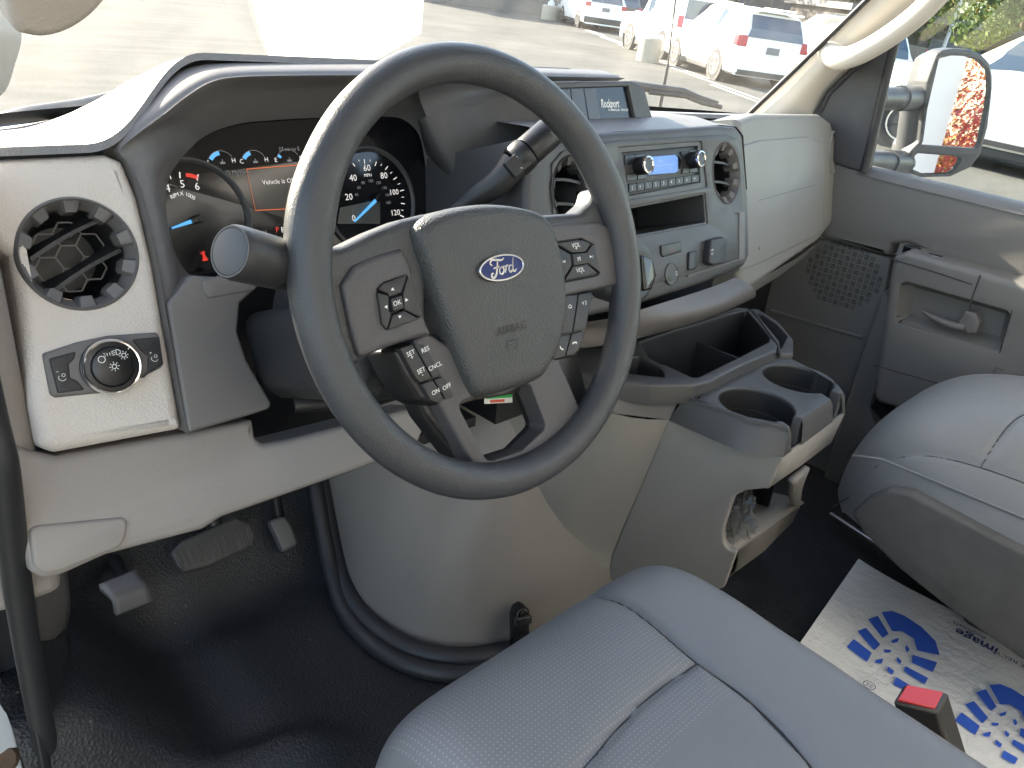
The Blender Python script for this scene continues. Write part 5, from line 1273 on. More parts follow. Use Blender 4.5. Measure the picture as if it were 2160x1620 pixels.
# added white sheet that stands in for the glare on the glass
M['glare_white'], n, b = newmat('white_translucent_glare'); b.inputs['Base Color'].default_value = (.85, .85, .84, 1); b.inputs['Roughness'].default_value = .8
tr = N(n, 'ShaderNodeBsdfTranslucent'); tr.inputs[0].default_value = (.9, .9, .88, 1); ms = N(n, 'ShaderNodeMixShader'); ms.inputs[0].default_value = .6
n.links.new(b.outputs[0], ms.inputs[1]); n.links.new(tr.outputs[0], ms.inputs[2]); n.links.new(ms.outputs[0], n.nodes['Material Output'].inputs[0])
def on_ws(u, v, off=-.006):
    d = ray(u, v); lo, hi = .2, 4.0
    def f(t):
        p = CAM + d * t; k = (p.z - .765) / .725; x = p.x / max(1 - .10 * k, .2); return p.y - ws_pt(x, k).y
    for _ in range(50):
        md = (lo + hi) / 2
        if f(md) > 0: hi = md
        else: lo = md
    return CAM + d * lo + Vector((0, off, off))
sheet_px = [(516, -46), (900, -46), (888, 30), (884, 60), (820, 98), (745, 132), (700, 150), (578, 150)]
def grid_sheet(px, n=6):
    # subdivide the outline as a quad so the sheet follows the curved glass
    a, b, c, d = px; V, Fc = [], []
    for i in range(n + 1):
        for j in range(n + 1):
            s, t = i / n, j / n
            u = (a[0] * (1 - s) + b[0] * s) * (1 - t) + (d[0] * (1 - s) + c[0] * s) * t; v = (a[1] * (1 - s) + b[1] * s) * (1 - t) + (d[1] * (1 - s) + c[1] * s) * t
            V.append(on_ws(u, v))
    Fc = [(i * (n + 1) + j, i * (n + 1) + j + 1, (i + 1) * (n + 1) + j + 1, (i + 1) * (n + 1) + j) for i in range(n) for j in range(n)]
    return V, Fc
sh = thing('glare_sheet', 'added white sheet standing in for glare on the windscreen above the wheel', 'paper', on_ws(650, 140))
o = mk('sheet', *join_geo([grid_sheet([(516, -46), (892, -46), (884, 62), (546, 62)]), grid_sheet([(546, 62), (884, 62), (735, 150), (578, 150)])]), M['glare_white'], sh, 60); solid(o, .0004)
# ------------------------------------------------------------------ engine cover and console
eng = thing('engine_cover', 'rounded grey engine cover between the seats, sealed to the floor', 'engine cover', (-.05, .3, 0))
base = [(-.13, .80, .36), (-.19, .70, .26), (-.235, .585, .13), (-.262, .50, .04), (-.285, .42, .012), (-.290, .34, .01), (-.272, .265, .01), (-.225, .205, .01), (-.15, .165, .01), (-.02, .125, .01), (.12, .105, .01), (.25, .11, .01), (.315, .15, .01), (.33, .30, .01), (.33, .60, .12)]
top = [(-.10, .80, .62), (-.115, .70, .60), (-.125, .585, .58), (-.125, .50, .56), (-.12, .42, .54), (-.11, .36, .52), (-.09, .31, .50), (-.06, .27, .48), (-.02, .245, .40), (.06, .225, .345), (.14, .215, .345), (.22, .215, .345), (.27, .24, .345), (.28, .35, .36), (.28, .60, .40)]
mid1 = [tuple(Vector(a).lerp(Vector(b), .25) + Vector(((-.012 if i < 9 else 0), -.012 if 5 < i < 12 else 0, .03))) for i, (a, b) in enumerate(zip(base, top))]
mid2 = [tuple(Vector(a).lerp(Vector(b), .6) + Vector(((-.008 if i < 9 else 0), -.010 if 5 < i < 12 else 0, .02))) for i, (a, b) in enumerate(zip(base, top))]
ec_rows = [cr(r, 5, False) for r in smooth_rows([base, mid1, mid2, top], 6)]
fixn(loft('cover_shell', ec_rows, M['console'], eng, False, smooth=80))
sb = cr(base, 5, False)
tube('rubber_seal', [Vector(p) + Vector((-.012, -.012, .004)) for p in sb], .017, M['seal'], eng, 12)
tube('seal_lip', [Vector(p) + Vector((-.034, -.030, .0)) for p in sb], .014, M['seal'], eng, 10)
lb = on(1095, 1318, 'z', .075); LF = Frame(lb, (-.35, -.9, .25), (.93, -.36, 0))
lt = plate('latch', LF, rp([(-.011, -.05), (.013, -.05), (.013, .028), (.004, .034), (-.006, .030), (-.011, .018)], .004), -.012, .012, M['gloss'], eng, .003)
plate('latch_clip', LF, rp([(-.012, .006), (.015, .006), (.016, .02), (-.012, .02)], .003), .008, .016, M['black'], lt, .002)

con = thing('centre_console', 'grey console with two cup holders and an open storage tray', 'console', (.1, .1, .1))
ZC, ZT = .455, .474                      # cup deck and tray rim heights
CF = Frame((0, 0, ZC), (0, 0, 1)); TF = Frame((0, 0, ZT), (0, 0, 1)); BF = Frame((0, 0, .412), (0, 0, 1))
def kz(u, v, s=1715 / 720): return (1080 + u / s, 560 + v / s)
def dq(u, v): return CF.q(*kz(u, v))
cups = ((.106, -.022), (.250, -.012)); CRAD = .054
def bay(c, a, b, n=30):
    # from a, round the far side of the cup, back out to b
    a0 = math.atan2(a[1] - c[1], a[0] - c[0]); a1 = math.atan2(b[1] - c[1], b[0] - c[0])
    while a1 > a0 - .05: a1 -= 2 * math.pi
    if a0 - a1 < math.pi: a1 -= 2 * math.pi
    return [(c[0] + CRAD * math.cos(a0 + (a1 - a0) * k / n), c[1] + CRAD * math.sin(a0 + (a1 - a0) * k / n)) for k in range(n + 1)]
N1a, N1b, N2a, N2b = dq(1398, 806), dq(1458, 766), dq(1606, 672), dq(1652, 640)
outl = rp([dq(864, 652), dq(1000, 700), dq(1180, 765), dq(1340, 795)], [.004, 0, .01, 0]) + [dq(1386, 808), N1a] + bay(cups[0], N1a, N1b) + [N1b, N2a] + bay(cups[1], N2a, N2b) + [N2b, dq(1668, 632), dq(1640, 598), dq(1500, 515), dq(1335, 428), dq(960, 636)]
dko = plate('cup_deck', CF, outl, -.05, 0, M['stack'], con, .003, 3)
tag(dko, 'dark deck with two round cup holders')
for c in cups:
    lathe('cup_well', CF, c, [(CRAD + .002, -.035), (CRAD - .003, -.036), (CRAD - .006, -.085), (CRAD - .014, -.090)], M['blackgrain'], dko, 40, False, True)
for c, a_, b_ in ((cups[0], N1a, N1b), (cups[1], N2a, N2b)):  # near-black sheets and wells put shade into the cups
    ar = [(c[0] + (x - c[0]) * .985, c[1] + (y - c[1]) * .985) for x, y in bay(c, a_, b_)]
    loft('cup_shade', [[CF.w(x, y, -.005) for x, y in ar], [CF.w(x, y, -.045) for x, y in ar]], M['blackgrain'], dko, False, smooth=60)
tl_ = [CF.P(*kz(u, v), -.004) for u, v in ((864, 655), (1000, 704), (1180, 769), (1340, 799), (1388, 812))]
bl_ = [BF.P(*kz(u, v)) for u, v in ((788, 776), (950, 850), (1130, 926), (1280, 955), (1366, 962))]
fixn(loft('deck_skirt', [cr(r, 3, False) for r in smooth_rows([tl_, [a.lerp(b, .2) + Vector((-.003, -.003, .001)) for a, b in zip(tl_, bl_)], bl_], 3)], M['stack'], dko, False, smooth=60))
for (a, b, q0, q1) in ((N1b, N2a, (1452, 905), (1612, 785)), (N2b, dq(1668, 632), (1660, 750), (1674, 742)), (dq(1386, 808), N1a, (1366, 962), (1402, 935))):
    t0, t1 = CF.w(*a, -.003), CF.w(*b, -.003); u0, u1 = BF.P(*kz(*q0)), BF.P(*kz(*q1))
    fixn(loft('deck_skirt', [[t0, t1], [t0.lerp(u0, .15) + Vector((0, -.002, 0)), t1.lerp(u1, .15) + Vector((0, -.002, 0))], [u0, u1]], M['stack'], dko, False, smooth=50))
# tray: rim with a deep dark bin, divider and small side bin
tr_out = [kz(*p) for p in ((150, 470), (420, 560), (700, 600), (915, 600), (1000, 578), (1150, 500), (1330, 425), (1335, 395), (1240, 270), (1190, 215), (1130, 208), (800, 310), (560, 400), (250, 430))]
tray = plate('storage_tray', TF, rp(TF.Q(tr_out), [0, .01, .01, .01, 0, 0, .008, .008, 0, .006, .006, 0, 0, 0]), -.03, 0, M['stack'], con, .004, 3,
             holes=[rp(TF.Q([kz(*p) for p in ((770, 500), (905, 562), (935, 562), (1140, 462), (1290, 385), (1298, 360), (1180, 225), (1150, 228), (800, 330), (640, 385), (690, 465), (750, 498))]), .004), rp(TF.Q([kz(*p) for p in ((470, 480), (640, 455), (745, 512), (768, 540), (765, 562), (600, 545))]), .003)])
tag(tray, 'open dark storage tray with a divider')
bi = TF.Q([kz(*p) for p in ((770, 500), (905, 562), (935, 562), (1140, 462), (1290, 385), (1298, 360), (1180, 225), (1150, 228), (800, 330), (640, 385), (690, 465))])
loft('bin', [[TF.w(a, b, -.004) for a, b in bi], [TF.w(a, b, -.11) for a, b in inset(ccw(bi), .012) if True] if area(bi) > 0 else [TF.w(a, b, -.11) for a, b in inset(bi, -.012)]], M['blackgrain'], tray, True, False, True, 0)
bi2 = TF.Q([kz(*p) for p in ((470, 480), (640, 455), (745, 512), (768, 540), (765, 562), (600, 545))])
loft('small_bin', [[TF.w(a, b, -.004) for a, b in bi2], [TF.w(a, b, -.03) for a, b in bi2]], M['blackgrain'], tray, True, False, True, 0)
a, b = TF.P(*kz(932, 385), -.008), TF.P(*kz(1142, 466), -.008)
dv = (b - a).normalized(); pn = Vector((-dv.y, dv.x, 0)) * .0018
mk('divider', [a + pn, b + pn, b - pn, a - pn, a + pn - Vector((0, 0, .1)), b + pn - Vector((0, 0, .1)), b - pn - Vector((0, 0, .1)), a - pn - Vector((0, 0, .1))], [(0, 1, 2, 3), (0, 4, 5, 1), (1, 5, 6, 2), (2, 6, 7, 3), (3, 7, 4, 0)], M['blackgrain'], tray, 0)
# side pocket on the passenger side
S2 = Frame((0, 0, ZT - .01), (0, 0, 1))
sp = plate('side_pocket', S2, rp(S2.Q([kz(*p) for p in ((1195, 215), (1240, 218), (1345, 285), (1415, 370), (1415, 440), (1340, 445), (1330, 380))]), .006), -.12, 0, M['stack'], con, .004, 3, holes=[rp(S2.Q([kz(*p) for p in ((1225, 240), (1255, 245), (1335, 300), (1385, 355), (1350, 425), (1338, 395))]), .004)])
plate('pocket_floor', S2, S2.Q([kz(*p) for p in ((1215, 230), (1255, 240), (1340, 300), (1390, 355), (1350, 430), (1330, 395))]), -.11, -.10, M['black'], sp, 0)
# light grey body: a diagonal face towards the driver, a rear facing side and the band under the deck
LW = {}
tb = [on(*kz(u, v), 'z', z) for u, v, z in ((60, 640, .455), (500, 742, .432), (790, 776, .412), (1130, 926, .412), (1366, 962, .412), (1672, 744, .412))]
ups = [on(*kz(u, v), 'z', z) for u, v, z in ((60, 480, .468), (500, 565, .468), (860, 640, .455))]
bt_ = [Vector((-.115, .245, .20)), Vector((-.055, .185, .125)), on(*kz(500, 1480), 'z', .115), on(*kz(760, 1580), 'z', .075)]
# dark upper band between tray and body
fixn(loft('tray_skirt', [ups, [on(*kz(u, v), 'z', z) for u, v, z in ((60, 640, .455), (500, 742, .432), (790, 776, .412))]], M['stack'], con, False, smooth=40))
T_ = [Vector((-.125, .27, .45)), tb[1], tb[2], tb[2].lerp(tb[3], .5), tb[3], tb[4]]
B_ = [Vector((-.10, .262, .17)), on(*kz(200, 1440), 'z', .135), on(*kz(490, 1478), 'z', .118), on(*kz(700, 1560), 'z', .085), on(*kz(900, 1600), 'z', .05), on(*kz(1075, 1560), 'z', .045)]
def mixrow(f): return [a.lerp(b, f) for a, b in zip(T_, B_)]
# the rear corner is cut away below the band for the bin
cut = [tb[4], on(*kz(1295, 1122), 'y', tb[4].y + .015), on(*kz(1175, 1132), 'y', tb[4].y + .04)]
m1 = mixrow(.35); m2 = mixrow(.7)
def edge(p, u, v):  # keep a row end on the opening's outline
    return p
wall_px = [kz(*p) for p in ((785, 776), (1130, 926), (1366, 962), (1290, 1122), (1175, 1132), (1118, 1160), (1062, 1330), (1062, 1395), (1090, 1430), (1130, 1440), (1066, 1620), (860, 1690), (455, 1560))]
# plane of the side wall through its three corners
A_, B2, C2 = tb[2], tb[4], on(*kz(490, 1478), 'z', .118)
nrm = (B2 - A_).cross(C2 - A_).normalized()
if nrm.dot(CAM - A_) < 0: nrm = -nrm
WLF = Frame(A_, nrm, B2 - A_)
fixn(loft('driver_side_wall', [cr(r, 4, False) for r in smooth_rows([[T_[0], T_[1], T_[2]], [T_[0].lerp(B_[0], .5) + Vector((-.008, -.004, 0)), T_[1].lerp(B_[1], .5), T_[2].lerp(B_[2], .5)], [B_[0].lerp(T_[0], .12), B_[1].lerp(T_[1], .12), B_[2].lerp(T_[2], .1)], [B_[0] + Vector((-.02, -.02, -.03)), B_[1] + Vector((-.012, -.016, -.02)), B_[2] + Vector((-.002, -.004, -.012))]], 5)], M['console_lit'], con, False, smooth=60))
wall = plate('rear_side_wall', WLF, rp(WLF.Q(wall_px), [0, .01, .004, .01, .02, .02, .02, .02, .015, .012, .004, 0, 0]), -.012, 0, M['console_lit'], con, .004, 3)
tag(wall, 'grey side wall cut away around the litter bin')
# band under the deck along the rear edge, and the bin below it
R0 = [on(*kz(u, v), 'z', .412) for u, v in ((1366, 962), (1520, 852), (1672, 744))]
R1 = [on(*kz(1285, 1122), 'z', .345), on(*kz(1440, 1015), 'z', .345), on(*kz(1605, 890), 'z', .345)]
fixn(loft('rear_band', [R0, R1, [p + Vector((0, .05, .0)) for p in R1]], M['console_lit'], con, False, smooth=40, thick=.004))
zb = .12
Q0 = [on(*kz(u, v), 'z', z) for u, v, z in ((1085, 1418, .185), (1260, 1300, .185), (1438, 1180, .185))]
Q1 = [on(*kz(u, v), 'z', z) for u, v, z in ((1130, 1442, .16), (1290, 1330, .16), (1440, 1200, .16))]
Q2 = [on(*kz(u, v), 'z', z) for u, v, z in ((1080, 1562, .075), (1220, 1460, .075), (1360, 1312, .085))]
fixn(loft('bin_lip', smooth_rows([[p + Vector((-.01, .10, -.02)) for p in Q0], Q0, Q1, Q2, [p + Vector((0, .10, -.03)) for p in Q2]], 3), M['console_lit'], con, False, smooth=50, thick=.003))
st0 = [on(*kz(u, v), 'z', z) for u, v, z in ((1385, 1070, .335), (1388, 1160, .25), (1392, 1175, .20))]; st1 = [on(*kz(u, v), 'z', z) for u, v, z in ((1470, 1000, .335), (1432, 1110, .25), (1438, 1195, .17))]
fixn(loft('strut', [cr(st0, 4, False), cr(st1, 4, False)], M['console_lit'], con, False, smooth=50, thick=.01))
bw0 = Vector((.10, .09, .08)); box('bin_back', (.06, .11, .06), (.36, .115, .40), M['black'], con); box('bin_side', (.30, -.0, .06), (.305, .11, .36), M['black'], con); box('bin_floor', (.06, .0, .09), (.30, .11, .095), M['black'], con)
# clear bag inside the bin
rnd = random.Random(5); V = []; nb = 14
bgc = on(*kz(1140, 1270), 'y', .02)
for i in range(nb):
    for j in range(nb):
        p = WLF.w(*WLF.q(*kz(1070 + 150 * i / (nb - 1), 1150 + 250 * j / (nb - 1) - 40 * i / (nb - 1)), -.03), -.03); V.append(p + Vector((rnd.gauss(0, .004), rnd.gauss(0, .004), rnd.gauss(0, .004))))
bgm = glass_mat('clear_plastic_film', (.8, .82, .83), .25)
bag = thing('plastic_bag', 'crumpled clear plastic bag inside the console bin', 'plastic bag', bgc)
mk('film', V, [(i * nb + j, i * nb + j + 1, (i + 1) * nb + j + 1, (i + 1) * nb + j) for i in range(nb - 1) for j in range(nb - 1)], bgm, bag, 20)
# curved shelf under the centre stack
sh_ = [on(*kz(u, v), 'z', z) for u, v, z in ((250, 290, .575), (470, 270, .572), (700, 205, .568), (1000, 110, .565), (1120, 60, .562))]
sh2 = [on(*kz(u, v), 'z', z) for u, v, z in ((250, 330, .545), (470, 320, .542), (700, 290, .54), (1000, 215, .538), (1190, 115, .538))]
sh3 = [on(*kz(u, v), 'z', z) for u, v, z in ((250, 420, .518), (470, 400, .515), (700, 350, .512), (1000, 260, .51), (1212, 165, .51))]
shl = fixn(loft('shelf', [cr(r, 4, False) for r in smooth_rows([sh_, [p + Vector((0, -.008, .004)) for p in sh2], sh3, [p + Vector((0, .04, -.012)) for p in sh3]], 5)], M['bezel'], dash, False, smooth=70))
tag(shl, 'curved shelf lip under the centre stack')
# ------------------------------------------------------------------ seats
def vinyl(name, rgb, perf=False):
    m = plastic(name, rgb, .52, 260, .18, 'leather', .03)
    if perf:
        n = m.node_tree; b = n.nodes['Principled BSDF']; tc = N(n, 'ShaderNodeTexCoord')
        mp = N(n, 'ShaderNodeMapping'); mp.inputs['Scale'].default_value = (235, 235, 235); n.links.new(tc.outputs['Object'], mp.inputs[0])
        sp = N(n, 'ShaderNodeSeparateXYZ'); n.links.new(mp.outputs[0], sp.inputs[0])
        def wrap(s, o=0):
            f = N(n, 'ShaderNodeMath', operation='ADD'); f.inputs[1].default_value = o; n.links.new(s, f.inputs[0])
            g = N(n, 'ShaderNodeMath', operation='FRACT'); n.links.new(f.outputs[0], g.inputs[0])
            h_ = N(n, 'ShaderNodeMath', operation='SUBTRACT'); h_.inputs[1].default_value = .5; n.links.new(g.outputs[0], h_.inputs[0])
            k = N(n, 'ShaderNodeMath', operation='POWER'); k.inputs[1].default_value = 2; n.links.new(h_.outputs[0], k.inputs[0]); return k.outputs[0]
        ad = N(n, 'ShaderNodeMath', operation='ADD'); n.links.new(wrap(sp.outputs[0]), ad.inputs[0]); n.links.new(wrap(sp.outputs[1]), ad.inputs[1])
        lt = N(n, 'ShaderNodeMath', operation='LESS_THAN'); lt.inputs[1].default_value = .035; n.links.new(ad.outputs[0], lt.inputs[0])
        # perforated only in the seat's middle
        s2 = N(n, 'ShaderNodeSeparateXYZ'); n.links.new(tc.outputs['Object'], s2.inputs[0])
        at = n.nodes.new('ShaderNodeAttribute'); at.attribute_name = 'perf'
        mu = N(n, 'ShaderNodeMath', operation='MULTIPLY'); n.links.new(lt.outputs[0], mu.inputs[0]); n.links.new(at.outputs['Fac'], mu.inputs[1])
        old = b.inputs['Base Color'].links[0].from_socket
        mx = N(n, 'ShaderNodeMix', data_type='RGBA'); n.links.new(mu.outputs[0], mx.inputs[0]); n.links.new(old, mx.inputs[6]); mx.inputs[7].default_value = (.22, .223, .23, 1)
        n.links.new(mx.outputs[2], b.inputs['Base Color'])
    return m
M['seat'] = vinyl('grey_seat_vinyl', (.150, .152, .157), True)
M['seat2'] = vinyl('grey_passenger_vinyl', (.165, .168, .163), False)
def dseg(p, a, b):
    ab = (b[0] - a[0], b[1] - a[1]); L = ab[0] ** 2 + ab[1] ** 2; t = max(0, min(1, ((p[0] - a[0]) * ab[0] + (p[1] - a[1]) * ab[1]) / max(L, 1e-9)))
    return math.hypot(p[0] - a[0] - ab[0] * t, p[1] - a[1] - ab[1] * t)
def cushion(name, ctr, hx, hy, z0, hz, mat, parent, seams, bol, nfac=4.0, mfac=2.4, insert=None, taper=0):
    nr, na = 110, 300; V = []
    def height(x, y, px, py):
        q = min(1, abs(x) ** nfac + abs(y) ** nfac)
        z = hz * (1 - q) ** (1 / mfac) + bol * (max(0, abs(x) - .45) / .55) ** 1.5 * (1 - q) ** .5
        d = min([min(dseg((px, py), s[j], s[j + 1]) for j in range(len(s) - 1)) for s in seams] or [1])
        # pulled-in seams, soft sag between them and faint creases
        z -= .0055 * math.exp(-(d / .0036) ** 2) + .0035 * math.exp(-(d / .016) ** 2)
        z += .0012 * math.sin(px * 31 + 2 * math.sin(py * 23)) * math.sin(py * 27 + 1.3) * (1 - q)
        return z
    for k in range(nr + 1):
        rho = 1 - (1 - k / nr) ** 1.7
        for i in range(na):
            an = 2 * math.pi * i / na; ca, sa = math.cos(an), math.sin(an)
            sc = (abs(ca) ** nfac + abs(sa) ** nfac) ** (-1 / nfac)
            x, y = ca * sc * rho, sa * sc * rho
            px, py = x * hx * (1 - taper * (1 - y) / 2), y * hy
            V.append((ctr[0] + px, ctr[1] + py, z0 + height(x, y, px, py)))
    Fc = [(k * na + i, k * na + (i + 1) % na, (k + 1) * na + (i + 1) % na, (k + 1) * na + i) for k in range(nr) for i in range(na)]
    o = mk(name, V, Fc, mat, parent, 60); fixn(o)
    if insert:
        sx_ = seams[0]
        def seam_x(y):
            for a, b in zip(sx_, sx_[1:]):
                if min(a[1], b[1]) <= y <= max(a[1], b[1]): return a[0] + (b[0] - a[0]) * (y - a[1]) / (b[1] - a[1] if abs(b[1] - a[1]) > 1e-6 else 1) - .006
            return sx_[0][0] - .006
        at = o.data.attributes.new('perf', 'FLOAT', 'POINT')
        at.data.foreach_set('value', [1.0 if insert[0] < v[0] - ctr[0] < seam_x(v[1] - ctr[1]) and insert[2] < v[1] - ctr[1] < insert[3] else 0.0 for v in V])
    for s in seams:
        P = []
        for p in cr(s, 8, False):
            y = p[1] / hy; x = p[0] / (hx * (1 - taper * (1 - y) / 2))
            if abs(x) < .985 and abs(y) < .985: P.append((ctr[0] + p[0], ctr[1] + p[1], z0 + height(x, y, *p) + .0002))
        if len(P) > 2: tube('seam', P, .0011, M['seamdark'], o, 6)
    return o
ds = thing('driver_seat', 'grey vinyl driver seat cushion with perforated centre', 'seat', (-.42, -.36, 0))
DC = (-.410, -.356); DHX, DHY = .221, .290
def sl(*pts): return [(x - DC[0], y - DC[1]) for x, y in pts]
zt = .40
def sp_(u, v): p = on(u, v, 'z', zt); return (p.x, p.y)
seamR = sl(sp_(1262, 1232), sp_(1275, 1243), sp_(1330, 1280), sp_(1470, 1400), sp_(1590, 1490), sp_(1700, 1610), sp_(1800, 1750))
seamC = sl(sp_(1470, 1400), sp_(1410, 1440), sp_(1350, 1490), sp_(1290, 1555), sp_(1230, 1625), sp_(1130, 1720))
seamL = sl(sp_(800, 1565), sp_(845, 1578), sp_(885, 1605), sp_(960, 1680))
print('seat seams', seamR[1], seamR[3], seamC[-2], seamL[0])
cushion('cushion', DC, DHX, DHY, .16, .249, M['seat'], ds, [seamR, seamC, seamL], .008, 8.0, 5.0, insert=(-.19, .13, .08, .30), taper=.2)
def seamgeo(seams, C, zfun): pass
box('seat_base', (-.64, -.62, .02), (-.21, -.13, .18), M['black'], ds, .02)
bkrow = [[(-.425 + hx * math.cos(a) * .26 / .26 * .26 / .26, y + .06 * math.sin(a), z) for a in [2 * math.pi * k / 24 for k in range(24)]] for hx, y, z in ((.25, -.70, .30), (.26, -.74, .6), (.25, -.80, .95), (.20, -.83, 1.1))]
loft('backrest', bkrow, M['seat2'], ds, True, True, True, smooth=50)

pseat = thing('passenger_seat', 'grey vinyl passenger seat beside the far door', 'seat', (.56, -.36, 0))
PZ = .395
PC = (.540, -.360); 
def ps(u, v, z=PZ): p = on(u, v, 'z', z); return (p.x - PC[0], p.y - PC[1])
sA = [(-.198, .27), (-.198, .0), (-.198, -.3)]
sB = [(-.198, .085), (-.10, .082), (.02, .06), (.2, .06)]
cushion('cushion', PC, .251, .30, .225, .229, M['seat2'], pseat, [sA, sB], .0, 3.36, 2.2)
SK = Frame((.284, 0, 0), (-1, 0, 0), (0, -1, 0))
skp = SK.Q([(1797, 1080), (1830, 1050), (1872, 1033), (1920, 1040), (2000, 1082), (2160, 1164), (2320, 1245), (2560, 1370), (2560, 1720), (2320, 1520), (2160, 1392), (2000, 1280), (1897, 1198), (1820, 1120)])
plate('carpeted_side', SK, rp(skp, .008), -.02, .004, M['carpet'], pseat, .006, 3)
FRL = Frame((.325, 0, 0), (-1, 0, 0), (0, -1, 0))
box('seat_base', (.52, -.66, .01), (.76, -.30, .24), M['black'], pseat, .02)
tube('piping', [(.318, -.105, .335), (.312, -.15, .352), (.311, -.35, .355), (.311, -.6, .355)], .0022, M['seat2'], pseat, 8)
bk2 = [[(.575 + hx * math.cos(a), y + .06 * math.sin(a), z) for a in [2 * math.pi * k / 24 for k in range(24)]] for hx, y, z in ((.25, -.76, .30), (.26, -.80, .6), (.25, -.86, .95), (.20, -.89, 1.1))]
loft('backrest', bk2, M['seat2'], pseat, True, True, True, smooth=50)
tube('seat_rail', [on(1752, 1086, 'z', .03), on(1850, 1150, 'z', .03), on(2000, 1260, 'z', .03)], .008, M['steel'], pseat, 8)

# ------------------------------------------------------------------ seat belt buckle
tq4 = [on(u, v, 'z', .345) for u, v in ((1882, 1480), (1906, 1441), (2000, 1460), (1978, 1502))]
bk = thing('seat_belt_buckle', 'black seat belt buckle with a red release button beside the driver seat', 'buckle', tq4[0] - Vector((0, 0, .12)))
dn4 = on(1972, 1760, 'x', tq4[0].x + .02) - tq4[0]; dn4 = dn4 - (on(1930, 1478, 'x', tq4[0].x) - tq4[0]) * 0
dn4 = dn4.normalized() * .13
o = mk('buckle_body', tq4 + [p + dn4 for p in tq4], [(0, 1, 2, 3), (7, 6, 5, 4), (0, 4, 5, 1), (1, 5, 6, 2), (2, 6, 7, 3), (3, 7, 4, 0)], M['black'], bk, 35); fixn(o)
b_ = o.modifiers.new('edge', 'BEVEL'); b_.width = .0035; b_.segments = 3
tc4 = sum(tq4, Vector()) / 4; un = (tq4[1] - tq4[0]).cross(tq4[2] - tq4[0]).normalized(); un = un if un.z > 0 else -un
rt = [tc4 + (p - tc4) * .82 + un * .0018 for p in tq4]; rl = [p - un * .008 for p in rt]
o = mk('release_button', rt + rl, [(0, 1, 2, 3), (0, 4, 5, 1), (1, 5, 6, 2), (2, 6, 7, 3), (3, 7, 4, 0)], M['redbtn'], bk, 35); fixn(o)
b_ = o.modifiers.new('edge', 'BEVEL'); b_.width = .001; b_.segments = 2
tube('strap', [tc4 + dn4 * .9, tc4 + dn4 * 1.1 + Vector((0, -.02, -.10)), Vector((tc4.x, tc4.y - .05, .05))], .012, M['seal'], bk, 8)

# ------------------------------------------------------------------ paper floor mat with footprints
ZP = .012
PPF = Frame((0, 0, ZP), (0, 0, 1))
o0 = Vector(PPF.q(1808, 1187)); ux = (Vector(PPF.q(2160, 1362)) - o0).normalized(); vy = (Vector(PPF.q(1702, 1340)) - o0).normalized()
pm = thing('paper_floor_mat', 'white paper floor mat printed with blue boot soles', 'floor mat', (*o0, 0))
M['paper'] = plastic('paper_mat', (.80, .79, .75), .8, 35, .25, 'noise', .06)
L1, L2 = .62, .46
nu, nv = 24, 18; V = []
for i in range(nu + 1):
    for j in range(nv + 1):
        p = o0 + ux * L1 * i / nu + vy * L2 * j / nv
        z = ZP + .004 * math.sin(i * .5) * math.sin(j * .4) * .3 + .02 * max(0, 1 - i / 5) ** 2 * .5
        V.append((p.x, p.y, z))
o = mk('sheet', V, [(i * (nv + 1) + j, i * (nv + 1) + j + 1, (i + 1) * (nv + 1) + j + 1, (i + 1) * (nv + 1) + j) for i in range(nu) for j in range(nv)], M['paper'], pm, 60); fixn(o)
M['printblue'] = plastic('blue_print', (.035, .13, .60), .7, 0, var=.12)
def pz(u, v, s=1699 / 860): return (1300 + u / s, 800 + v / s)
def prnt(polys, name):
    g = []
    for p in polys: g.append(poly_geo(PPF, rp(PPF.Q([pz(*q) for q in p], .0035), .0015, 2), .0035))
    return mk(name, *join_geo(g), M['printblue'], pm, 0)
sole = [((1105, 970), (1150, 965), (1200, 985), (1270, 1030), (1330, 1090), (1348, 1150), (1255, 1130), (1240, 1080), (1190, 1050), (1150, 1050)), ((1050, 1000), (1090, 985), (1135, 1060), (1110, 1078)), ((1005, 1050), (1040, 1035), (1100, 1105), (1075, 1130)), ((960, 1115), (990, 1082), (1065, 1140), (1045, 1178)),
        ((1235, 1148), (1338, 1180), (1318, 1220), (1232, 1180)), ((1205, 1195), (1300, 1245), (1285, 1272), (1198, 1215)), ((1165, 1240), (1225, 1275), (1210, 1300), (1155, 1270)), ((1145, 1090), (1180, 1075), (1172, 1095), (1150, 1100)), ((1210, 1105), (1222, 1125), (1212, 1142), (1203, 1120)), ((1115, 1125), (1148, 1128), (1140, 1138), (1118, 1140)), ((1170, 1155), (1190, 1175), (1180, 1188), (1168, 1172)), ((1080, 1170), (1115, 1162), (1105, 1185), (1078, 1182)), ((1130, 1195), (1158, 1215), (1150, 1232), (1130, 1215))]
prnt(sole, 'boot_print')
prnt([[(x + 450, y + 305) for x, y in p] for p in sole], 'boot_print')
prnt([((1098, 1375), (1160, 1380), (1190, 1480)), ((1420, 1580), (1445, 1560), (1500, 1620), (1430, 1640))], 'boot_print')
tx = PPF.q(*pz(1500, 1090), .0035); ang = math.atan2(ux.y, ux.x) + math.pi
M['printnavy'] = flat('navy_print', (.03, .06, .20), .7)
a2 = math.atan2(-ux.y, -ux.x)
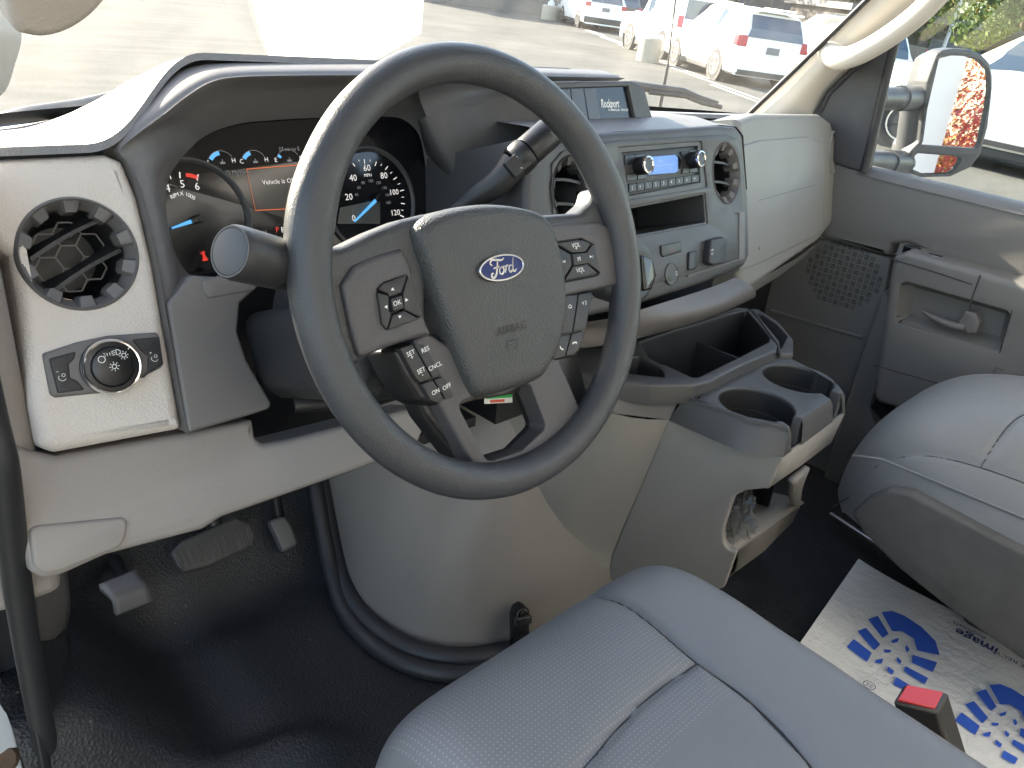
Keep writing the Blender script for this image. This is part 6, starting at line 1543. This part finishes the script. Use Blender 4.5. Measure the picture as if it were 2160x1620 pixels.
for g_ in ([text_geo('image', PPF, tx, .030, .0036, rot=a2, bold=.0006), text_geo('floormats', PPF, PPF.q(*pz(1470, 1045), .0035), .014, .0036, rot=a2), text_geo('PLEASE RECYCLE', PPF, PPF.q(*pz(1660, 1175), .0035), .014, .0036, rot=a2), ring_geo(PPF, PPF.q(*pz(1055, 1275), .0035), .009, .0012, .0036), text_geo('22', PPF, PPF.q(*pz(1055, 1275), .0035), .011, .0036, rot=a2)]): mk('small_print', *g_, M['printnavy'], pm, 0)

# ------------------------------------------------------------------ pedals
def pedal(name, label, px, F, mat, parts):
    o = thing(name, label, 'pedal', F.P(*px[0]))
    pad_ = plate('pedal_pad', F, rp(F.Q(px), .008), -.015, 0, mat, o, .005, 3)
    return o, pad_
M['pedal'] = plastic('worn_pedal_rubber', (.055, .052, .048), .55, 0, var=.3)
M['pedal_grey'] = plastic('grey_pedal_plastic', (.10, .095, .092), .5, 500, .2, 'noise', .08)
FB_ = Frame((0, .60, .22), (0, -.75, .66))
o, pd = pedal('brake_pedal', 'wide worn brake pedal with ribbed rubber pad', [(362, 1165), (385, 1140), (500, 1090), (530, 1105), (540, 1132), (530, 1152), (440, 1195), (390, 1207), (375, 1196)], FB_, M['pedal'], None)
for k in range(11):
    f = k / 10; a = FB_.q(372 + 145 * f, 1160 - 58 * f + 6); b = FB_.q(388 + 142 * f, 1200 - 50 * f)
    mk('rib', *tube_geo([FB_.w(*a, .001), FB_.w(*b, .001)], .0022, 6), M['pedal'], o, 40)
tube('pedal_arm', [FB_.P(455, 1120, -.02), FB_.P(455, 1120, -.02) + Vector((0, .08, .25))], .012, M['black'], o, 10)
FA_ = Frame((0, .66, .25), (0, -.80, .60))
o, pd = pedal('accelerator_pedal', 'narrow dark accelerator pedal right of the brake', [(568, 1098), (600, 1088), (615, 1108), (630, 1148), (598, 1165), (585, 1135)], FA_, M['pedal_grey'], None)
tube('pedal_arm', [FA_.P(590, 1100, -.02), FA_.P(585, 1090, -.02) + Vector((0, .05, .22))], .009, M['black'], o, 10)
FP_ = Frame((0, .50, .20), (0, -.78, .62))
o = thing('parking_brake_pedal', 'curved grey parking brake pedal at far left', 'pedal', FP_.P(270, 1250))
rows = []
for (u0, v0, u1, v1, y) in ((208, 1232, 288, 1200, .50), (228, 1250, 302, 1222, .475), (240, 1272, 314, 1240, .462), (246, 1300, 322, 1268, .455)):
    rows.append([on(u0 + (u1 - u0) * k / 6, v0 + (v1 - v0) * k / 6, 'y', y) for k in range(7)])
fixn(loft('pedal_pad', smooth_rows(rows, 4), M['pedal_grey'], o, False, smooth=60, thick=.012))
tube('pedal_arm', [on(262, 1225, 'y', .51), on(240, 1180, 'y', .60)], .010, M['black'], o, 8)
# ------------------------------------------------------------------ passenger door
XD = .85
DD = Frame((XD, 0, 0), (-1, 0, 0), (0, -1, 0))
dr = thing('passenger_door', 'grey passenger door with window, armrest and speaker grille', 'door', (XD, -.2, 0))
upx = [(1735, 330), (1800, 352), (1830, 362), (2000, 405), (2200, 452), (2400, 500), (2400, 680), (2150, 610), (1910, 512), (1880, 516), (1872, 540), (1740, 505), (1700, 480)]
upp = plate('upper_panel', DD, rp(DD.Q(upx), .004), -.05, 0, M['door'], dr, .010, 4)
# lit ledge under the glass
L0 = [on(u, v, 'x', XD) for u, v in ((1806, 362), (2000, 410), (2400, 508))]; 
fixn(loft('window_ledge', [[p + Vector((.055, 0, .012)) for p in L0], [p + Vector((.012, 0, .010)) for p in L0], [p + Vector((-.004, 0, -.004)) for p in L0]], M['door'], dr, False, smooth=60))
# lower panel with speaker grille
lw = [(1700, 470), (1742, 508), (1876, 545), (1866, 600), (1820, 820), (1760, 1060), (1735, 1100), (1600, 1000), (1560, 700), (1600, 560)]
DL = Frame((XD + .012, 0, 0), (-1, 0, 0), (0, -1, 0))
lp_ = plate('speaker_panel', DL, rp(DL.Q([(1640, 480), (1742, 505), (1880, 545), (1862, 640), (1815, 850), (1700, 880), (1570, 690), (1600, 560)]), .006), -.04, 0, M['door'], dr, .006, 3)
plate('lower_panel', DL, DL.Q([(1570, 640), (1622, 655), (1822, 712), (1760, 1060), (1740, 1110), (1500, 1000)], -.004), -.04, -.004, M['door'], dr, .002)
# speaker slots: little bars woven in alternating blocks
g = []
ec_ = DL.q(1778, 580); ax_, bx_ = .062, .072
e0 = DL.q(1703, 540); e1 = DL.q(1868, 620)
cell = .0135
for i in range(-8, 9):
    for j in range(-8, 9):
        cx_, cy_ = ec_[0] + i * cell, ec_[1] + j * cell * .95
        if ((cx_ - ec_[0]) / .086) ** 2 + ((cy_ - ec_[1]) / .075) ** 2 > 1: continue
        for k in (-1, 0, 1):
            if (i + j) % 2: p = [(cx_ - .0050, cy_ + k * .0036), (cx_ + .0050, cy_ + k * .0036)]
            else: p = [(cx_ + k * .0036, cy_ - .0050), (cx_ + k * .0036, cy_ + .0050)]
            g.append(ribbon_geo(DL, p, .0021 if (i + j) % 2 else .0013, .0006))
so_ = mk('speaker_slots', *join_geo(g), flat('slot_black', (.03, .03, .029), .8), lp_, 0); so_['kind'] = 'stuff'
tube('panel_step', [DL.P(u, v, .002) for u, v in ((1625, 655), (1720, 683), (1820, 712))], .004, M['door'], dr, 8)
# armrest block with switches
XA = .775
AF = Frame((XA, 0, 0), (-1, 0, 0), (0, -1, 0))
arm_px = [(1880, 545), (1872, 600), (1866, 660), (1840, 800), (1842, 822), (1975, 872), (2020, 892), (2400, 1010), (2400, 700), (2165, 615), (2060, 590)]
arm = plate('armrest', AF, rp(AF.Q([(1884, 540), (1912, 530), (2060, 572), (2400, 668), (2400, 1020), (2100, 925), (1850, 850), (1842, 835), (1862, 700), (1876, 580)]), [.012, .006, 0, 0, 0, 0, .012, .008, 0, 0]), -.075, 0, M['door'], dr, .012, 4, holes=[rp(AF.Q([(1898, 600), (1912, 594), (2125, 655), (2132, 668), (2110, 742), (1892, 682), (1888, 670)]), .006)])
# handle recess
rc = ccw(rp(AF.Q([(1898, 600), (1912, 594), (2125, 655), (2132, 668), (2110, 742), (1892, 682), (1888, 670)]), .006))
loft('handle_recess', [[AF.w(a, b, -.010) for a, b in rc], [AF.w(a, b, -.035) for a, b in inset(rc, .012)], [AF.w(a, b, -.04) for a, b in inset(rc, .016)]], M['door'], dr, True, False, True, 50)
hd_ = [AF.P(u, v, c) for u, v, c in ((1948, 656, -.02), (1965, 668, -.012), (2000, 684, -.008), (2035, 692, -.008))]
hnd = tube('door_handle', cr(hd_, 4, False), [.004 + .004 * min(1, i / 8) for i in range(13)], M['bezel'], dr, 12)
plate('handle_paddle', AF, rp(AF.Q([(2020, 680), (2036, 656), (2058, 660), (2066, 680), (2060, 702), (2040, 704)], -.004), .004), -.02, -.004, M['bezel'], hnd, .003)
# seams of the armrest
tube('seam', [AF.P(u, v, .0002) for u, v in ((2068, 580), (2050, 630), (2045, 652))], .0014, M['seal'], arm, 6)
tube('seam', [AF.P(u, v, .0002) for u, v in ((1875, 545), (1960, 570), (2050, 600))], .0012, M['seal'], arm, 6)
tube('seam', [AF.P(u, v, .0002) for u, v in ((1843, 770), (1990, 812), (2180, 872))], .0012, M['seal'], arm, 6)
tube('seam', [AF.P(u, v, .0002) for u, v in ((2135, 655), (2108, 745))], .0012, M['seal'], arm, 6)
ATF = Frame((0, 0, on(1960, 540, 'x', XA + .03).z), (0, 0, 1), (0, 1, 0))
def sq(u, v, w, h_):
    c = ATF.q(u, v); return [(c[0] - w, c[1] - h_), (c[0] + w, c[1] - h_), (c[0] + w, c[1] + h_), (c[0] - w, c[1] + h_)]
s1 = plate('window_switch', ATF, rp(sq(1924, 526, .016, .008), .003), -.01, .006, M['gloss'], dr, .002)
c = ATF.q(1924, 526, .006); mk('switch_mark', *poly_geo(ATF, [(c[0] - .004, c[1] - .002), (c[0] + .004, c[1] - .002), (c[0], c[1] + .003)], .0063), M['white_mark'], s1, 0)
s2 = plate('lock_switch', ATF, rp(sq(1972, 541, .014, .006), .003), -.01, .004, M['gloss'], dr, .002)
mk('switch_mark', *ring_geo(ATF, ATF.q(1972, 541, .004), .003, .0012, .0043, 8), M['white_mark'], s2, 0)
# map pocket below
pk = plate('map_pocket', Frame((XD - .03, 0, 0), (-1, 0, 0), (0, -1, 0)), Frame((XD - .03, 0, 0), (-1, 0, 0), (0, -1, 0)).Q([(1860, 820), (1870, 750), (2010, 790), (2400, 900), (2400, 1250), (2000, 1050), (1835, 860)]), -.02, 0, M['black'], dr, .003)
plate('pocket_frame', Frame((XD - .02, 0, 0), (-1, 0, 0), (0, -1, 0)), rp(Frame((XD - .02, 0, 0), (-1, 0, 0), (0, -1, 0)).Q([(1866, 600), (1880, 660), (1872, 740), (1835, 860), (1850, 905), (1790, 960), (1750, 1080), (1720, 1060), (1790, 830)]), .008), -.04, 0, M['door'], dr, .008, 3)
mk('embossed_lettering', *text_geo('E-SERIES', AF, AF.q(2180, 818), .042, .0006, rot=R(0)), plastic('embossed_door_grey', (.105, .10, .092), .5), dr, 0)
# window frame: sail panel, front post, glass
sf = Frame((XD - .006, 0, 0), (-1, 0, 0), (0, -1, 0))
plate('sail_panel', sf, rp(sf.Q([(1712, 240), (1740, 198), (1790, 150), (1882, 95), (1868, 160), (1826, 358), (1812, 362), (1775, 352), (1730, 330)]), .004), -.03, 0, M['doordark'], dr, .006, 3)
tube('window_channel', [sf.P(u, v, -.004) for u, v in ((1895, 60), (1868, 170), (1838, 300), (1822, 364))], .009, M['seal'], dr, 10)
tube('window_channel', [sf.P(u, v, -.004) for u, v in ((1730, 238), (1752, 195), (1800, 148), (1890, 88))], .008, M['seal'], dr, 10)
tube('belt_seal', [on(u, v, 'x', XD + .05) for u, v in ((1818, 361), (2000, 402), (2400, 495))], .007, M['seal'], dr, 8)
GFm = Frame((XD + .045, 0, 0), (-1, 0, 0), (0, -1, 0))
plate('window_glass', GFm, GFm.Q([(1835, 380), (1905, -40), (1980, -140), (2600, -140), (2600, 560)]), -.004, 0, M['sideglass'], dr, 0)
box('outer_skin', (XD + .07, -.90, -.15), (XD + .09, .33, .68), M['paint_van'], dr, .01)
# ------------------------------------------------------------------ door mirror
M['mirrorgrey'] = plastic('grey_mirror_housing', (.075, .076, .08), .42, 600, .3, 'noise', .1)
mc = on(2008, 232, 'x', 1.17)
MF = Frame(mc, (-.601, -.799, .012), (.799, -.601, 0))
mr = thing('door_mirror', 'tall black towing mirror on two arms outside the passenger window', 'door mirror', on(1900, 330, 'x', 1.0))
def cz(u, v): return (1440 + u / 3, v / 3)
hs_out = [cz(*p) for p in ((1610, 345), (1650, 315), (1720, 305), (1820, 312), (1900, 345), (1950, 400), (1968, 470), (1968, 560), (1940, 800), (1890, 980), (1830, 1060), (1700, 1120), (1520, 1125), (1440, 1090), (1420, 1040), (1440, 960), (1500, 900), (1550, 520))]
gl1 = [cz(*p) for p in ((1625, 370), (1700, 352), (1800, 355), (1880, 385), (1935, 440), (1950, 510), (1940, 640), (1880, 915), (1860, 940), (1500, 915), (1520, 820))]
gl2 = [cz(*p) for p in ((1470, 985), (1490, 970), (1740, 990), (1768, 1010), (1730, 1070), (1680, 1110), (1500, 1112), (1458, 1085))]
M['mirror'] = flat('mirror_glass', (.92, .93, .93), .01, 1)
hsg = plate('housing', MF, rp(MF.Q(hs_out), .012), -.045, 0, M['mirrorgrey'], mr, .008, 4, holes=[rp(MF.Q(gl1), .006), rp(MF.Q(gl2), .006)])
bkp = ccw(rp(MF.Q(hs_out), .012)); bkc = (sum(p[0] for p in bkp) / len(bkp), sum(p[1] for p in bkp) / len(bkp))
loft('housing_back', [[MF.w(a, b, -.044) for a, b in bkp], [MF.w(bkc[0] + (a - bkc[0]) * .9, bkc[1] + (b - bkc[1]) * .9, -.09) for a, b in bkp], [MF.w(bkc[0] + (a - bkc[0]) * .5, bkc[1] + (b - bkc[1]) * .5, -.11) for a, b in bkp]], M['mirrorgrey'], mr, True, False, True, 50)
plate('mirror_glass', MF, MF.Q(gl1), -.02, -.008, M['mirror'], mr, 0)
g2 = plate('wide_angle_glass', MF, MF.Q(gl2), -.02, -.008, M['mirror'], mr, 0); tag(g2, 'small wide angle mirror in the lower part')
for (p0, p1) in (((1225, 625), (1500, 620)), ((1140, 1020), (1440, 1030))):
    a = on(*cz(*p0), 'x', .93); b = MF.P(*cz(*p1), -.05)
    tube('mirror_arm', [a, a.lerp(b, .55)], .024, M['mirrorgrey'], mr, 18); tube('arm_sleeve', [a.lerp(b, .5), b], .028, M['mirrorgrey'], mr, 18)
tube('arm_bracket', [MF.P(*cz(1480, 560), -.05), MF.P(*cz(1420, 1010), -.05)], .03, M['mirrorgrey'], mr, 14)
# autumn hedge that shows in the mirror
for i, (x, y, hh, rr) in enumerate(((2.9, -8.0, 4.4, 2.0), (4.9, -10.5, 4.6, 2.4), (1.2, -12, 4.4, 2.2))):
    lab = ('red and gold autumn shrub nearest the van, seen in the door mirror', 'yellow and red autumn shrub in the middle of the mirror hedge', 'autumn shrub behind the cargo box')[i]
    tree('autumn_shrub', lab, 'shrub', G.w(x, y), hh, rr, M['leaf_autumn'], (30000, 14000, 14000)[i], .03, 'autumn shrubs behind the van', False, 1.0, seed=40 + i)
